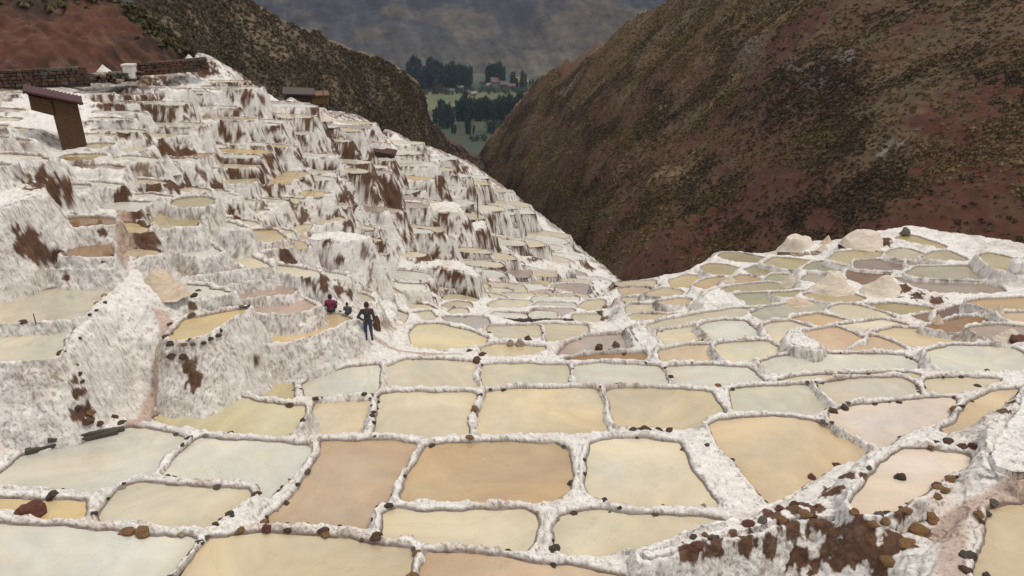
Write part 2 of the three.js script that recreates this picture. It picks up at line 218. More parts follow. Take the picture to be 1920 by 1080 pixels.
P('cream pond with rounded left end on the left flank of the right bank', 'cream', null, '1177,580 1187,574 1273,575 1280,580 1233,587 1180,587', { tint: [.97, .95, .9] });
P('beige strip of pond below the one with the rounded left end', 'beige', null, '1187,598 1193,592 1273,592 1247,598', { tint: [1.08, 1.08, 1] });
P('thin beige pond above the one with the rounded left end', 'beige', null, '1173,561 1240,559 1227,567 1180,567');
P('small yellowish pond on the left flank of the right bank', 'beige', null, '1240,568 1273,562 1292,563 1275,571', { tint: [1, .95, .85] });
P('tan pond with pointed ends on the left flank of the right bank', 'beige', null, '1213,552 1247,542 1277,548 1263,556', { tint: [1, .92, .85] });
// left bank
P('big creamy pond at the left edge with a stick standing in it', 'cream', -9.5, '-60,576 0,565 67,550 150,533 213,527 225,529 207,547 187,560 167,577 147,598 100,604 50,607 -60,612', { tint: [.98, 1, 1.05] });
P('pale pond at the left edge in front of the one with the stick', 'pale', -9.75, '-60,629 0,624 67,616 143,609 133,623 117,640 107,667 103,673 50,678 -60,678', { tint: [1, .99, .93] });
P('brown pond, topmost of three stacked brown ones at the left', 'amber', -8.0, '113,420 133,411 200,411 205,422 173,425 133,428');
P('tan-brown pond, middle of three stacked brown ones at the left', 'amber', -8.55, '130,483 140,461 197,453 207,467 207,483 167,485', { tint: [1.4, 1.5, 1.8] });
P('brown pond, lowest of three stacked brown ones at the left', 'amber', -8.95, '92,503 100,496 180,491 207,493 208,507 133,507', { tint: [1.1, 1.15, 1.3] });
P('small olive pond, uppermost of the flight beside the brown gully', 'olive', -8.3, '327,383 340,374 377,371 395,377 390,388 353,390', { tint: [1.25, 1.2, 1.1] });
P('olive-cream pond with a straight divider beside the brown gully', 'olive', -8.7, '278,422 290,410 317,397 373,395 367,407 362,427 317,428', { tint: [1.35, 1.35, 1.45] });
P('thin olive-cream pond just below the one with the divider', 'olive', -9.0, '280,438 360,430 372,433 353,440 310,445 290,443', { tint: [1.35, 1.35, 1.4] });
P('white crusted pond above the four mauve ponds', 'white', -9.55, '317,470 320,461 367,449 383,457 407,477 383,482 353,477');
P('mauve pond, topmost of the flight of four', 'mauve', -10.1, '315,508 323,498 433,486 447,488 467,503 417,510 353,518', { tint: [1.3, 1.25, 1.25] });
P('mauve pond, second from the top of the flight of four', 'mauve', -10.45, '353,525 427,514 480,510 500,523 460,528 400,538 370,538', { tint: [1.2, 1.15, 1.15] });
P('mauve pond, third from the top of the flight of four', 'mauve', -10.75, '382,552 433,540 520,534 547,547 533,553 447,560 417,560', { tint: [1.15, 1.08, 1.05] });
P('pinkish pond, lowest of the flight of four, left of the people', 'mauve', -11.0, '457,571 480,564 540,560 560,563 583,577 547,587 493,588', { tint: [1.35, 1.25, 1.2] });
P('yellow pond ringed by dark stones with a red-brown spout', 'yellow', -10.3, '320,633 333,617 350,600 447,582 462,580 417,607 383,630 360,638 333,638');
P('orange-stained yellow pond on top of the long white wall', 'yellow', -11.65, '465,648 480,634 533,605 583,592 633,590 655,600 617,617 567,637 533,643 473,651', { tint: [1.05, 1.05, 1.15] });
P('small yellowish pond with a spout, right of the water channel', 'yellow', -9.9, '462,443 473,434 510,434 530,450 500,455 467,455', { tint: [.9, .9, .95] });
P('thin cream pond below the small one with a spout', 'cream', -10.1, '467,461 540,458 540,465 483,467');
P('narrow white-cream pond alongside the water channel', 'cream', null, '443,484 460,481 493,497 500,503 473,502');
P('white pond at the foot of a brown bank, mid hillside', 'white', null, '567,465 587,465 607,480 573,482');
P('cream pond above the sandy salt pile on mid hillside', 'cream', null, '553,424 580,424 573,435 555,438');
P('long yellowish pond on top of a smooth white wall, mid hillside', 'cream', null, '580,416 633,407 640,412 600,419');
P('thin cream pond on the terrace right of the brown wedge', 'cream', null, '447,398 493,395 500,397 467,401');
P('yellowish pond at the foot of the red-roofed hut', 'yellow', null, '120,297 133,291 187,291 193,295 167,300 113,303', { tint: [.85, .85, .8] });
P('narrow pond tucked behind the hut foot', 'olive', null, '143,277 180,270 207,271 203,277', { tint: [1.3, 1.3, 1.3] });
P('little cream pond right of the hut on the next terrace', 'cream', null, '230,278 277,276 253,285 237,285');
P('brownish pond behind a white salt pile, upper left terraces', 'amber', null, '327,297 347,291 397,289 377,297 340,302', { tint: [1.5, 1.6, 1.8] });
P('yellowish triangular pond behind a divider, upper hillside', 'yellow', null, '500,347 520,325 567,323 573,328 540,343', { tint: [.9, .9, .95] });
P('cream pond left of the yellowish triangular one', 'cream', null, '417,344 430,338 473,336 467,345');
P('small yellowish pond right of the white piles, upper hillside', 'yellow', null, '587,291 610,285 617,288 600,297', { tint: [.8, .8, .8] });
P('pale pond in the flight of steps left of the brown gully', 'pale', null, '113,349 157,349 157,357 123,358');

// banks and walls of salt with no water on top
const K = (label, level, outline, o = {}) => P(label, 'white', level, outline, { bank: 1, ...o });
K('big rounded white salt mound at the right edge beside the orange-tan pond', -10.0, '1885,800 1908,765 1940,725 2000,705 2010,890 1900,900 1862,888 1853,860');
K('crumbling wall of white crust and bare brown earth at the bottom right', -11.0, '1205,1046 1300,1011 1400,985 1490,958 1560,963 1640,975 1710,985 1690,1003 1640,990 1560,980 1490,974 1400,1001 1300,1027 1215,1058');
K('white hump of salt above the long narrow cream pond', null, '1318,560 1346,546 1372,558 1392,572 1340,578', { raise: .3 });
K('grey wedge of salt wall between the cream pond and the tan diamond', null, '1482,630 1492,626 1538,655 1526,660 1484,650', { raise: .35 });
K('folded white wall with dark creases below the brown bank', null, '722,506 742,494 850,489 874,500 898,519 860,510 800,503 742,508', { raise: .8 });
K('tall white wall at the left edge with brown bare patches', -6.75, '-90,374 0,367 45,351 70,353 78,372 40,384 0,398 -90,410');
K('white pillar of a wall just right of the standing person', null, '706,572 722,566 734,570 735,600 712,600', { raise: .75 });
K('smooth pale wall above the white pond on mid hillside', null, '585,450 600,440 670,440 690,448 640,456', { raise: .9 });
K('fluted white wall above the cluster of yellow ponds, mid hillside', null, '770,392 800,385 850,380 870,395 840,400 790,400', { raise: 1.0 });
K('long white wall below the fluted one', null, '800,440 870,425 905,415 910,430 850,445', { raise: .9 });
K('striped white flank above the lip of the ravine', null, '960,480 1010,485 1060,500 1075,512 1020,505 965,492', { raise: 1.1 });
K('white crumbling hump on the left lip of the right bank', null, '1110,530 1135,526 1160,545 1150,560 1120,555', { raise: .5 });
K('jagged white wall end beside the mauve arched pond', null, '1180,620 1200,612 1235,640 1225,660 1200,650', { raise: .45 });

// ------------------------------------------------------------------ levels, outlines on the ground
const uv = (x, zd) => [x / zd * 3, Math.log(zd) * 2.2];
const centroid = (q) => q.reduce((a, p) => [a[0] + p[0] / q.length, a[1] + p[1] / q.length], [0, 0]);
const ctrl = LAND.map(([px, py, zd]) => { const p = at(px, py, zd); return [...uv(p.x, zd), p.y]; });
for (const p of PONDS) if (p.level !== null) { const c = centroid(p.px), q = atLevel(c[0], c[1], p.level); ctrl.push([...uv(q.x, -q.z), p.level]); }
const landUV = tps(ctrl, 0.004);
const land = (x, zd) => { const [u, v] = uv(x, zd); return landUV(u, v); };
function hit(px, py) { const r = ray(px, py); let z0 = 9; for (let z = 9; z < 170; z *= 1.004) { if (-r.t * z < land(r.s * z, z)) { z0 = z; break; } } return at(px, py, z0); }
for (const p of PONDS) {
  const c = centroid(p.px);
  if (p.level === null) p.level = hit(c[0], c[1]).y + (p.raise || 0);
  const w = p.px.map(([x, y]) => { const q = atLevel(x, y, p.level); return [q.x, -q.z]; });
  p.poly = catmull(w, 4, true).map((q, k) => { const a = w[Math.floor(k / 4)], b = w[(Math.floor(k / 4) + 1) % w.length], t = (k % 4) / 4; return [lerp(q[0], lerp(a[0], b[0], t), .7), lerp(q[1], lerp(a[1], b[1], t), .7)]; });
  p.traced = true;
}
const inside = (poly, x, y) => { let r = false; for (let i = 0, j = poly.length - 1; i < poly.length; j = i++) { const a = poly[i], b = poly[j]; if ((a[1] > y) !== (b[1] > y) && x < (b[0] - a[0]) * (y - a[1]) / (b[1] - a[1]) + a[0]) r = !r; } return r; };
function sdf(poly, x, y) { let m = 1e9, ins = false; for (let i = 0, j = poly.length - 1; i < poly.length; j = i++) { const a = poly[i], b = poly[j], ex = b[0] - a[0], ey = b[1] - a[1], wx = x - a[0], wy = y - a[1], t = clamp((wx * ex + wy * ey) / (ex * ex + ey * ey + 1e-12)), dx = wx - ex * t, dy = wy - ey * t, d = dx * dx + dy * dy; if (d < m) m = d; if ((a[1] > y) !== (b[1] > y) && x < ex * (y - a[1]) / ey + a[0]) ins = !ins; } const d = Math.sqrt(m); return ins ? -d : d; }
const edgeAt = (px) => { for (let i = 1; i < EDGE.length; i++) if (px <= EDGE[i][0]) { const a = EDGE[i - 1], b = EDGE[i]; return lerp(a[1], b[1], clamp((px - a[0]) / (b[0] - a[0]))); } return EDGE[EDGE.length - 1][1]; };
const pxOf = (x, zd, h) => { const d = zd * CP - h * SP; return 960 + F * x / d; };
const pyOf = (zd, h) => 540 - F * (h * CP + zd * SP) / (zd * CP - h * SP);

{ // ponds of the crowded far hillside: cells stretched along the contour
  const R = rng(77), seeds = [];
    const metric = (g, dx, dz) => { const ac = dx * g[0] + dz * g[1], al = -dx * g[1] + dz * g[0]; return Math.hypot(ac, al / 2.7); };
  for (const p of PONDS) { const c = p.poly.reduce((a, q) => [a[0] + q[0] / p.poly.length, a[1] + q[1] / p.poly.length], [0, 0]); p.c = c; }
  for (let tries = 0; tries < 60000 && seeds.length < 420; tries++) {
    const zd = 26 * Math.pow(5, R()), px = -60 + R() * 1180; const x0 = (px - 960) / F * zd * 1.02, h = land(x0, zd), pxx = pxOf(x0, zd, h), py = pyOf(zd, h);
    if (zd > edgeAt(pxx) - 2 || py > 555 || (py > 345 && pxx < 235) || (pxx < 170 && py > 150 && py < 290 && pxx > 40)) continue;
    if (pxx < 400 && py < 165) continue;
    const g = [.28, .96, 0], r = clamp(zd * .0145, .62, 1.1) * (0.75 + .6 * R());
    if (seeds.some((s) => metric(g, s.x - x0, s.z - zd) < (r + s.r) * .92)) continue;
    if (PONDS.some((p) => Math.hypot(p.c[0] - x0, p.c[1] - zd) < 14 && sdf(p.poly, x0, zd) < r * .95)) continue;
    seeds.push({ x: x0, z: zd, g, r, h, px: pxx, py });
  }
  seeds.sort((a, b) => b.r / b.z - a.r / a.z);
  for (const s of seeds) {
    const poly = [];
    for (let k = 0; k < 18; k++) {
      const a = k / 18 * Math.PI * 2, ca = Math.cos(a), sa = Math.sin(a); let rr = 0;
      for (let q = .2; q < s.r * 3.2; q += .12) { const x = s.x + ca * q, z = s.z + sa * q, m = metric(s.g, ca * q, sa * q); if (m > s.r * 1.05) break; if (seeds.some((o) => o !== s && Math.abs(o.x - x) < 8 && metric(o.g, x - o.x, z - o.z) / o.r < m / s.r + .07)) break; if (PONDS.some((p) => p.traced && Math.abs(p.c[0] - x) < 6 && Math.abs(p.c[1] - z) < 6 && sdf(p.poly, x, z) < .4)) break; rr = q; }
      poly.push([s.x + ca * Math.max(.25, rr - .06), s.z + sa * Math.max(.25, rr - .06)]);
    }
    if (poly.some(([x, z]) => z > edgeAt(pxOf(x, z, s.h)) - .5 || z > edgeAt(pxOf(x + 1, z, s.h)) - .4)) continue;
    const hues = ['cream', 'cream', 'beige', 'white', 'pale', 'white', 'yellow', 'mauve', 'pale'];
    const zone = s.py < 230 && s.px < 560 ? 'on the highest terraces below the red cliff' : s.px > 700 && s.py < 420 ? 'on the far white terraces beside the ravine' : s.px < 480 ? 'among the tall white walls of the left hillside' : 'on the crowded terraces in the middle of the hillside';
    const hue = hues[Math.floor(R() * hues.length)]; PONDS.push({ mass: seeds.indexOf(s) > 140, proc: 1, label: '', group: 'small ponds crowding the left hillside', hue, level: s.h + (R() - .45) * .55, poly: catmull(poly, 2, true), c: [s.x, s.z] });
  }
}
{ // say of each small pond which landmark it is nearest to, on which side and how near
  const MARKS = [[135, 225, 'the red-roofed hut'], [197, 135, 'the white salt cone'], [400, 115, 'the top of the terraces'], [575, 180, 'the dark-roofed shed'], [303, 530, 'the big sandy heap'], [430, 530, 'the four mauve ponds'], [685, 600, 'the standing person'], [896, 385, 'the lone wooden pole'], [722, 290, 'the tiny lean-to'], [810, 385, 'the fluted white wall'], [800, 500, 'the folded white wall'], [1020, 495, 'the striped white flank'], [340, 405, 'the flight of olive ponds'], [160, 455, 'the three brown ponds'], [540, 335, 'the yellow triangular pond'], [635, 445, 'the smooth pale wall'], [607, 215, 'the cream cone near the brow']];
  const ORD = ['nearest', 'second', 'third', 'fourth', 'fifth', 'sixth', 'seventh', 'eighth', 'ninth', 'tenth', 'eleventh', 'twelfth'], sets = new Map();
  for (const p of PONDS) if (p.proc && !p.mass) { const x = pxOf(p.c[0], p.c[1], p.level), y = pyOf(p.c[1], p.level); let m, md = 1e9; for (const q of MARKS) { const d = Math.hypot(q[0] - x, q[1] - y); if (d < md) { md = d; m = q; } } const dx = x - m[0], dy = (y - m[1]) * 1.6, side = Math.abs(dx) > Math.abs(dy) ? (dx < 0 ? 'left of' : 'right of') : dy < 0 ? 'above' : 'below', k = p.hue + '|' + side + '|' + m[2]; if (!sets.has(k)) sets.set(k, []); sets.get(k).push([md, p]); }
  for (const [k, l] of sets) { const [hue, side, m] = k.split('|'); l.sort((a, b) => a[0] - b[0]); l.forEach(([, p], i) => { p.label = 'small ' + (hue === 'mauve' ? 'brownish mauve' : hue) + ' pond ' + side + ' ' + m + (l.length > 1 ? ', ' + ORD[Math.min(i, 11)] + (i ? ' nearest to it' : ' to it') : ''); }); }
}
console.log('ponds', PONDS.length);

// ------------------------------------------------------------------ spatial lookup and the height of the salt ground
const CELL = 2, REACH = 3.2, bins = new Map();
PONDS.forEach((p, i) => {
  let x0 = 1e9, x1 = -1e9, z0 = 1e9, z1 = -1e9; for (const [x, z] of p.poly) { x0 = Math.min(x0, x); x1 = Math.max(x1, x); z0 = Math.min(z0, z); z1 = Math.max(z1, z); }
  p.box = [x0, x1, z0, z1];
  for (let a = Math.floor((x0 - REACH) / CELL); a <= Math.floor((x1 + REACH) / CELL); a++) for (let b = Math.floor((z0 - REACH) / CELL); b <= Math.floor((z1 + REACH) / CELL); b++) { const k = a * 4096 + b; if (!bins.has(k)) bins.set(k, []); bins.get(k).push(i); }
  const near = p.c[1] < 30;
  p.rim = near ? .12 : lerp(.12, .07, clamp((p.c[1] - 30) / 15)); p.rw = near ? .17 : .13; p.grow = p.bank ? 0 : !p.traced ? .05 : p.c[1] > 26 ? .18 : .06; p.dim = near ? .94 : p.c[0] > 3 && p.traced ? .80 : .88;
});
// hand-placed bare earth: pixel, pixel, radius in pixels, strength
const EARTH = [[228, 372, 24], [245, 400, 24], [258, 425, 24], [270, 450, 24], [285, 475, 24], [92, 360, 40], [75, 350, 25], [55, 455, 26], [78, 470, 26], [100, 480, 20], [30, 430, 12], [320, 342, 34], [280, 345, 24], [360, 345, 24], [432, 402, 16], [448, 412, 16], [405, 352, 16], [580, 522, 12], [605, 532, 16], [632, 543, 16], [655, 550, 12], [655, 290, 30], [675, 305, 30], [690, 325, 24], [735, 368, 34], [742, 392, 28], [950, 448, 14], [968, 462, 14], [985, 475, 14], [1002, 487, 14], [350, 690, 16], [362, 712, 18], [345, 670, 10], [148, 738, 16], [160, 765, 18], [140, 715, 10], [532, 482, 16], [548, 490, 12], [610, 458, 14], [795, 482, 18], [122, 522, 7], [360, 575, 8], [360, 590, 8], [480, 672, 6], [480, 684, 6], [144, 402, 7], [193, 436, 9], [1000, 700, 0], [1290, 1035, 17], [1340, 1030, 23], [1400, 1015, 27], [1440, 1030, 27], [1480, 1000, 28], [1500, 1050, 31], [1545, 990, 31], [1570, 1040, 34], [1610, 1000, 34], [1640, 1050, 34], [1680, 1010, 27], [1520, 950, 22], [1490, 955, 16], [1450, 965, 14], [1560, 915, 18], [1590, 895, 16], [1620, 890, 10], [1720, 905, 16], [1690, 960, 24], [1730, 1000, 14], [1560, 925, 20], [1880, 770, 12], [1895, 755, 12], [1905, 740, 10], [1700, 540, 10], [1720, 553, 12], [1760, 563, 14], [1650, 553, 12], [1680, 552, 10], [1420, 465, 18], [1435, 470, 14], [1655, 455, 14], [1640, 462, 12], [1125, 585, 10], [1135, 575, 10], [1130, 595, 8], [1105, 500, 14], [1050, 520, 8], [905, 300, 10], [840, 280, 10], [1030, 400, 10], [985, 380, 10], [1060, 430, 12], [700, 290, 14], [240, 185, 14], [200, 195, 12], [270, 200, 14], [215, 245, 10], [230, 250, 10], [360, 165, 12], [430, 155, 8], [560, 295, 14], [620, 320, 14], [640, 485, 10], [1000, 440, 12], [880, 395, 8], [520, 380, 10], [690, 230, 8], [750, 240, 8], [800, 270, 8], [870, 320, 8], [770, 290, 8], [830, 340, 10], [780, 360, 12], [1010, 460, 10], [1080, 470, 10], [905, 440, 12], [930, 470, 10], [1170, 500, 12], [900, 545, 8], [815, 560, 6], [1050, 600, 6]];
const sdfCache = {};
const PATHS = [[[235, 785], [245, 740], [268, 690], [290, 645], [310, 605], [300, 560]], [[222, 500], [235, 460], [240, 440], [228, 380]], [[1780, 1080], [1790, 1000], [1785, 950], [1830, 930], [1920, 915]], [[700, 635], [740, 650], [790, 668], [860, 672]]].map((l) => catmull(l.map(([a, b]) => { const p = hit(a, b); return [p.x, -p.z]; }), 6, false));
const distLine = (l, x, z) => { let m = 1e9; for (let i = 1; i < l.length; i++) { const a = l[i - 1], b = l[i], ex = b[0] - a[0], ez = b[1] - a[1], t = clamp(((x - a[0]) * ex + (z - a[1]) * ez) / (ex * ex + ez * ez)); const d = Math.hypot(x - a[0] - ex * t, z - a[1] - ez * t); if (d < m) m = d; } return m; };

const G = { h: 0, owner: -1, d: 9, wet: 0 };
function ground(x, zd, base, out) {
  const near = bins.get(Math.floor(x / CELL) * 4096 + Math.floor(zd / CELL));
  const wx = x + .10 * n3(x * 1.1, 3, zd * 1.1) + .045 * n3(x * 3.3, 9, zd * 3.3), wz = zd + .10 * n3(x * 1.1, 13, zd * 1.1) + .045 * n3(x * 3.3, 19, zd * 3.3);
  const slow = .55 * n3(x * 2.3, 0, zd * 2.3) + .3 * n3(x * 5, 5, zd * 5), lump = slow + .28 * n3(x * 8.5, 5, zd * 8.5) + .12 * n3(x * 16, 5, zd * 16);
  let lo = 1e9, best = -1, bd = 1e9, inI = -1, inL = -1e9; const ids = [], ds = [];
  if (near) for (const i of near) { const p = PONDS[i], b = p.box; if (wx < b[0] - REACH || wx > b[1] + REACH || wz < b[2] - REACH || wz > b[3] + REACH) continue; const d = sdf(p.poly, wx, wz) - p.grow; if (d > REACH) continue; ids.push(i); ds.push(d); if (d < bd) { bd = d; best = i; } if (d < 0 && p.level > inL) { inL = p.level; inI = i; } if (d < 1.5 && p.level < lo) lo = p.level; }
  let h = base, owner = -1, od = 9;
  if (ids.length) {
    let sw = .9, sh = .9 * base;
    for (let k = 0; k < ids.length; k++) { const p = PONDS[ids[k]], d = Math.max(.02, ds[k]); let w = 1 / (d * d * d + .0004); w *= (1 - d / REACH) ** 2 * Math.exp(-1.1 * clamp(p.level - base, -1.5, 1.5)); sw += w; sh += w * (p.level + p.rim * .7); }
    h = sh / sw;
    if (bd < 1.9) { owner = best; od = bd; }
    if (inI >= 0) { const p = PONDS[inI], d = ds[ids.indexOf(inI)]; owner = inI; od = d; const k = sstep(-.1, .0, d); if (p.bank) { h = p.level + .12 + .16 * lump * sstep(0, -.3, d) + .25 * fbm(x * .9, 3, zd * .9, 2); od = Math.max(od, .15); } else h = p.level - .12 + k * .12 + .05 * lump * k; }
    else if (best >= 0) { const p = PONDS[best]; const k = sstep(0, .1, bd); h = lerp(p.level, h, k) + .09 * lump * k; }
    for (let k = 0; k < ids.length; k++) { // banks: each pond holds its rim up, then falls steeply
      const p = PONDS[ids[k]], d = ds[k]; if (d < 0 || p.level <= (inI >= 0 ? inL : -1e9)) continue;
      const rw = p.rw * (1 + .6 * slow), steep = 3.0 + 1.5 * n3(x * .35, 40, zd * .35);
      const s = p.level + p.rim * sstep(-.02, .12, d) * (1 + .9 * lump) - steep * Math.max(0, d - rw) + .04 * slow;
      if (s > h) { h = s; owner = ids[k]; od = d; }
    }
  } else h += .12 * lump;
  if (owner >= 0 && PONDS[owner].bank && od < .15) od = .15; out.h = h; out.owner = owner; out.d = od;
}
const surf = (px, py, lift = 0) => { // the built ground under a pixel
  const r = ray(px, py); let z = 10; const hh = (q) => { const x = r.s * q; ground(x, q, land(x, q) + .25 * n3(x * .45, 7, q * .45), G); let h = G.h; if (G.owner >= 0 && !PONDS[G.owner].bank && G.d < .05) h = Math.max(h, PONDS[G.owner].level); return h; }; for (; z < 120; z *= 1.005) { if (-r.t * z <= hh(z)) { let a = z / 1.005, b = z; for (let i = 0; i < 6; i++) { const m = (a + b) / 2; if (-r.t * m <= hh(m)) b = m; else a = m; } const h = hh(b); return { p: new THREE.Vector3(r.s * b, h + lift, -b), owner: G.owner }; } } return { p: at(px, py, 60), owner: -1 }; };
const ED = EARTH.filter((e) => e[2]).map(([px, py, r]) => { const p = surf(px, py).p; return { p, r: r * pixel(p) }; });
const earthBins = new Map(); ED.forEach((e) => { const s = e.r * 2.2; for (let a = Math.floor((e.p.x - s) / 4); a <= Math.floor((e.p.x + s) / 4); a++) for (let b = Math.floor((-e.p.z - s * 2) / 4); b <= Math.floor((-e.p.z + s * 2) / 4); b++) { const k = a * 4096 + b; if (!earthBins.has(k)) earthBins.set(k, []); earthBins.get(k).push(e); } });
const COLS = 1101, ROWS = 880, Q0 = -420, Q1 = 2340, Z0 = 9.5;
{
  const N = COLS * ROWS, pos = new Float32Array(N * 3), nor = new Float32Array(N * 3), col = new Float32Array(N * 3), tuv = new Float32Array(N * 2), own = new Int16Array(N), dd = new Float32Array(N), cls = new Uint8Array(N);
  const colAt = (c) => { const q = lerp(Q0, Q1, c / (COLS - 1)); return { sx: (q - 960) / F * 1.07, zmax: edgeAt(q) + 5 }; };
  const place = (x, zd) => { const b0 = land(x, zd), fall = Math.max(0, zd - edgeAt(pxOf(x, zd, b0)) + .8 * n3(x * .3, 2, zd * .3)); ground(x, zd, b0 + .25 * n3(x * .45, 7, zd * .45), G); return G.h - 1.1 * fall; };
  // first a coarse pass: rows are then set closer where the ground is steep
  const CC = COLS / 3, CR = 420, len = new Float32Array(CC * CR);
  for (let c = 0; c < CC; c++) { const { sx, zmax } = colAt(c * 3 + 1); let ph = 0, pz = 0; for (let r = 0; r < CR; r++) { const zd = Z0 * Math.pow(zmax / Z0, r / (CR - 1)), h = place(sx * zd, zd); if (r) len[c * CR + r] = Math.min(.09, Math.hypot(zd - pz, 1.1 * (h - ph)) / zd); ph = h; pz = zd; } }
  const soft = new Float32Array(CC * CR), cum = new Float32Array(CC * CR), BL = 7;
  for (let r = 0; r < CR; r++) for (let c = 0; c < CC; c++) { let a = 0, w = 0; for (let k = -BL; k <= BL; k++) { const cc = c + k; if (cc < 0 || cc >= CC) continue; const g = BL + 1 - Math.abs(k); a += g * len[cc * CR + r]; w += g; } soft[c * CR + r] = a / w; }
  for (let c = 0; c < CC; c++) { let a = 0; for (let r = 0; r < CR; r++) { const v = (soft[c * CR + r] + (r ? soft[c * CR + r - 1] : 0) + (r < CR - 1 ? soft[c * CR + r + 1] : 0)) / 3; a += v; cum[c * CR + r] = a; } for (let r = 0; r < CR; r++) cum[c * CR + r] = (cum[c * CR + r] - cum[c * CR]) / (a - cum[c * CR]); }
  const row = (c, f) => { let a = 0, b = CR - 1; while (b - a > 1) { const m = (a + b) >> 1; if (cum[c * CR + m] > f) b = m; else a = m; } const u = cum[c * CR + a], v = cum[c * CR + b]; return (a + clamp((f - u) / (v - u + 1e-9))) / (CR - 1); };
  for (let c = 0; c < COLS; c++) {
    const { sx, zmax } = colAt(c), fc = clamp((c - 1) / 3, 0, CC - 1.001), c0 = Math.floor(fc), tc = fc - c0;
    for (let r = 0; r < ROWS; r++) {
      const f = r / (ROWS - 1), zd = Z0 * Math.pow(zmax / Z0, lerp(row(c0, f), row(Math.min(CC - 1, c0 + 1), f), tc)), x = sx * zd;
      const k = r * COLS + c, h = place(x, zd);
      pos[k * 3] = x; pos[k * 3 + 1] = h; pos[k * 3 + 2] = -zd; own[k] = G.owner; dd[k] = G.d;
      tuv[k * 2] = (x + zd) * .8 / 1.5; tuv[k * 2 + 1] = (2 * h - x + zd) * .47 / 1.5;
    }
  }
  const normals = () => { for (let r = 0; r < ROWS; r++) for (let c = 0; c < COLS; c++) { // normals from neighbours
    const a = r * COLS + Math.max(0, c - 1), b = r * COLS + Math.min(COLS - 1, c + 1), e = Math.max(0, r - 1) * COLS + c, f = Math.min(ROWS - 1, r + 1) * COLS + c, k = r * COLS + c;
    const ux = pos[b * 3] - pos[a * 3], uy = pos[b * 3 + 1] - pos[a * 3 + 1], uz = pos[b * 3 + 2] - pos[a * 3 + 2], vx = pos[f * 3] - pos[e * 3], vy = pos[f * 3 + 1] - pos[e * 3 + 1], vz = pos[f * 3 + 2] - pos[e * 3 + 2];
    let nx = uy * vz - uz * vy, ny = uz * vx - ux * vz, nz = ux * vy - uy * vx; const l = Math.hypot(nx, ny, nz) || 1; nor[k * 3] = nx / l; nor[k * 3 + 1] = ny / l; nor[k * 3 + 2] = nz / l;
  } };
  normals();
  if (!normals.done) { // crystalline lumps and slumped folds on everything above the water
    normals.done = true;
    for (let k = 0; k < N; k++) { const x = pos[k * 3], y = pos[k * 3 + 1], z = pos[k * 3 + 2], ny = nor[k * 3 + 1], d = dd[k], st = sstep(.95, .6, ny), w = own[k] < 0 ? 1 : sstep(.02, .2, d); if (w <= 0) continue; const far = 1 + clamp((-z - 30) / 40);
      const a = w * ((.035 + .16 * st) * far * fbm(x * 1.4, y * 1.0, z * 1.4, 2) + (.015 + .03 * st) * n3(x * 5, y * 4, z * 5) + .02 * n3(x * 10, y * 10, z * 10) * sstep(40, 25, -z)); pos[k * 3] += nor[k * 3] * a; pos[k * 3 + 1] += ny * a; pos[k * 3 + 2] += nor[k * 3 + 2] * a; }
    normals();
  }
  for (let k = 0; k < N; k++) { // colour: salt, uneven streaky grey on steep faces, earth where the crust has come off
    const x = pos[k * 3], y = pos[k * 3 + 1], zd = -pos[k * 3 + 2], ny = nor[k * 3 + 1], o = own[k], d = dd[k];
    const a = fbm(x * .5, y * .5, zd * .5, 3), b = fbm(x * 2.4, y * 1.1, zd * 2.4, 3), st = fbm(x * 2.6, y * 1.1, zd * 2.6, 3);
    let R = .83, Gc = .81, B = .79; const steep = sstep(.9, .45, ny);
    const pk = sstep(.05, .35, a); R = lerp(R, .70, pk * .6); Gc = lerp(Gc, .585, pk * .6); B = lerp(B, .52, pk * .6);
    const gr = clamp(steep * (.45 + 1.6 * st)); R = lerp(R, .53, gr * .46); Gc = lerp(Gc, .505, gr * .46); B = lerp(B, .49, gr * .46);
    let e = 0; const eb = earthBins.get(Math.floor(x / 4) * 4096 + Math.floor(zd / 4));
    if (eb) for (const q of eb) { const dx = x - q.p.x, dy = (y - q.p.y) * 1, dz = (zd + q.p.z) * .8, t = Math.hypot(dx, dy, dz) / q.r; if (t < 2.2) e = Math.max(e, 1.15 - t * .75); }
    const fine = fbm(x * 7, y * 3, zd * 7, 3); e = e > 0 ? sstep(.38, .53, e + .9 * fbm(x * 3.2, y * .9, zd * 3.2, 3) + .9 * b + .7 * fine) : 0;
    const far = clamp((zd - 24) / 16) * sstep(1500, 1150, pxOf(x, zd, y)), rag = sstep(-4.5, -1, zd - edgeAt(pxOf(x, zd, y))) * .22, eAuto = sstep(.08, .19, .6 * a + .6 * b + .3 * st + .35 * fine - .13 + .19 * far + rag) * Math.max(sstep(.95, .75, ny), rag * 3) * (.25 + .75 * far);
    const outer = (zd > edgeAt(pxOf(x, zd, y)) + .5) ? 1 : 0;
    e = Math.max(e, eAuto, outer * .95);
    const mo = .8 + .9 * b; R = lerp(R, .115 * mo + .02, e); Gc = lerp(Gc, .052 * mo + .015, e); B = lerp(B, .03 * mo + .01, e);
    for (const l of zd < 31 ? PATHS : []) { const w = sstep(.34, .16, distLine(l, x, zd) + .1 * b); if (w > 0) { R = lerp(R, .50, w * .8); Gc = lerp(Gc, .36, w * .8); B = lerp(B, .29, w * .8); } }
    if (o >= 0) { const p = PONDS[o], up = y - p.level; if (d < .14 && up < .1 && !p.bank) { const w = clamp(sstep(.085, .03, up + .05 * b) * sstep(.14, .06, d) * (.8 + .4 * b)); R = lerp(R, .10, w); Gc = lerp(Gc, .055, w); B = lerp(B, .032, w); } }
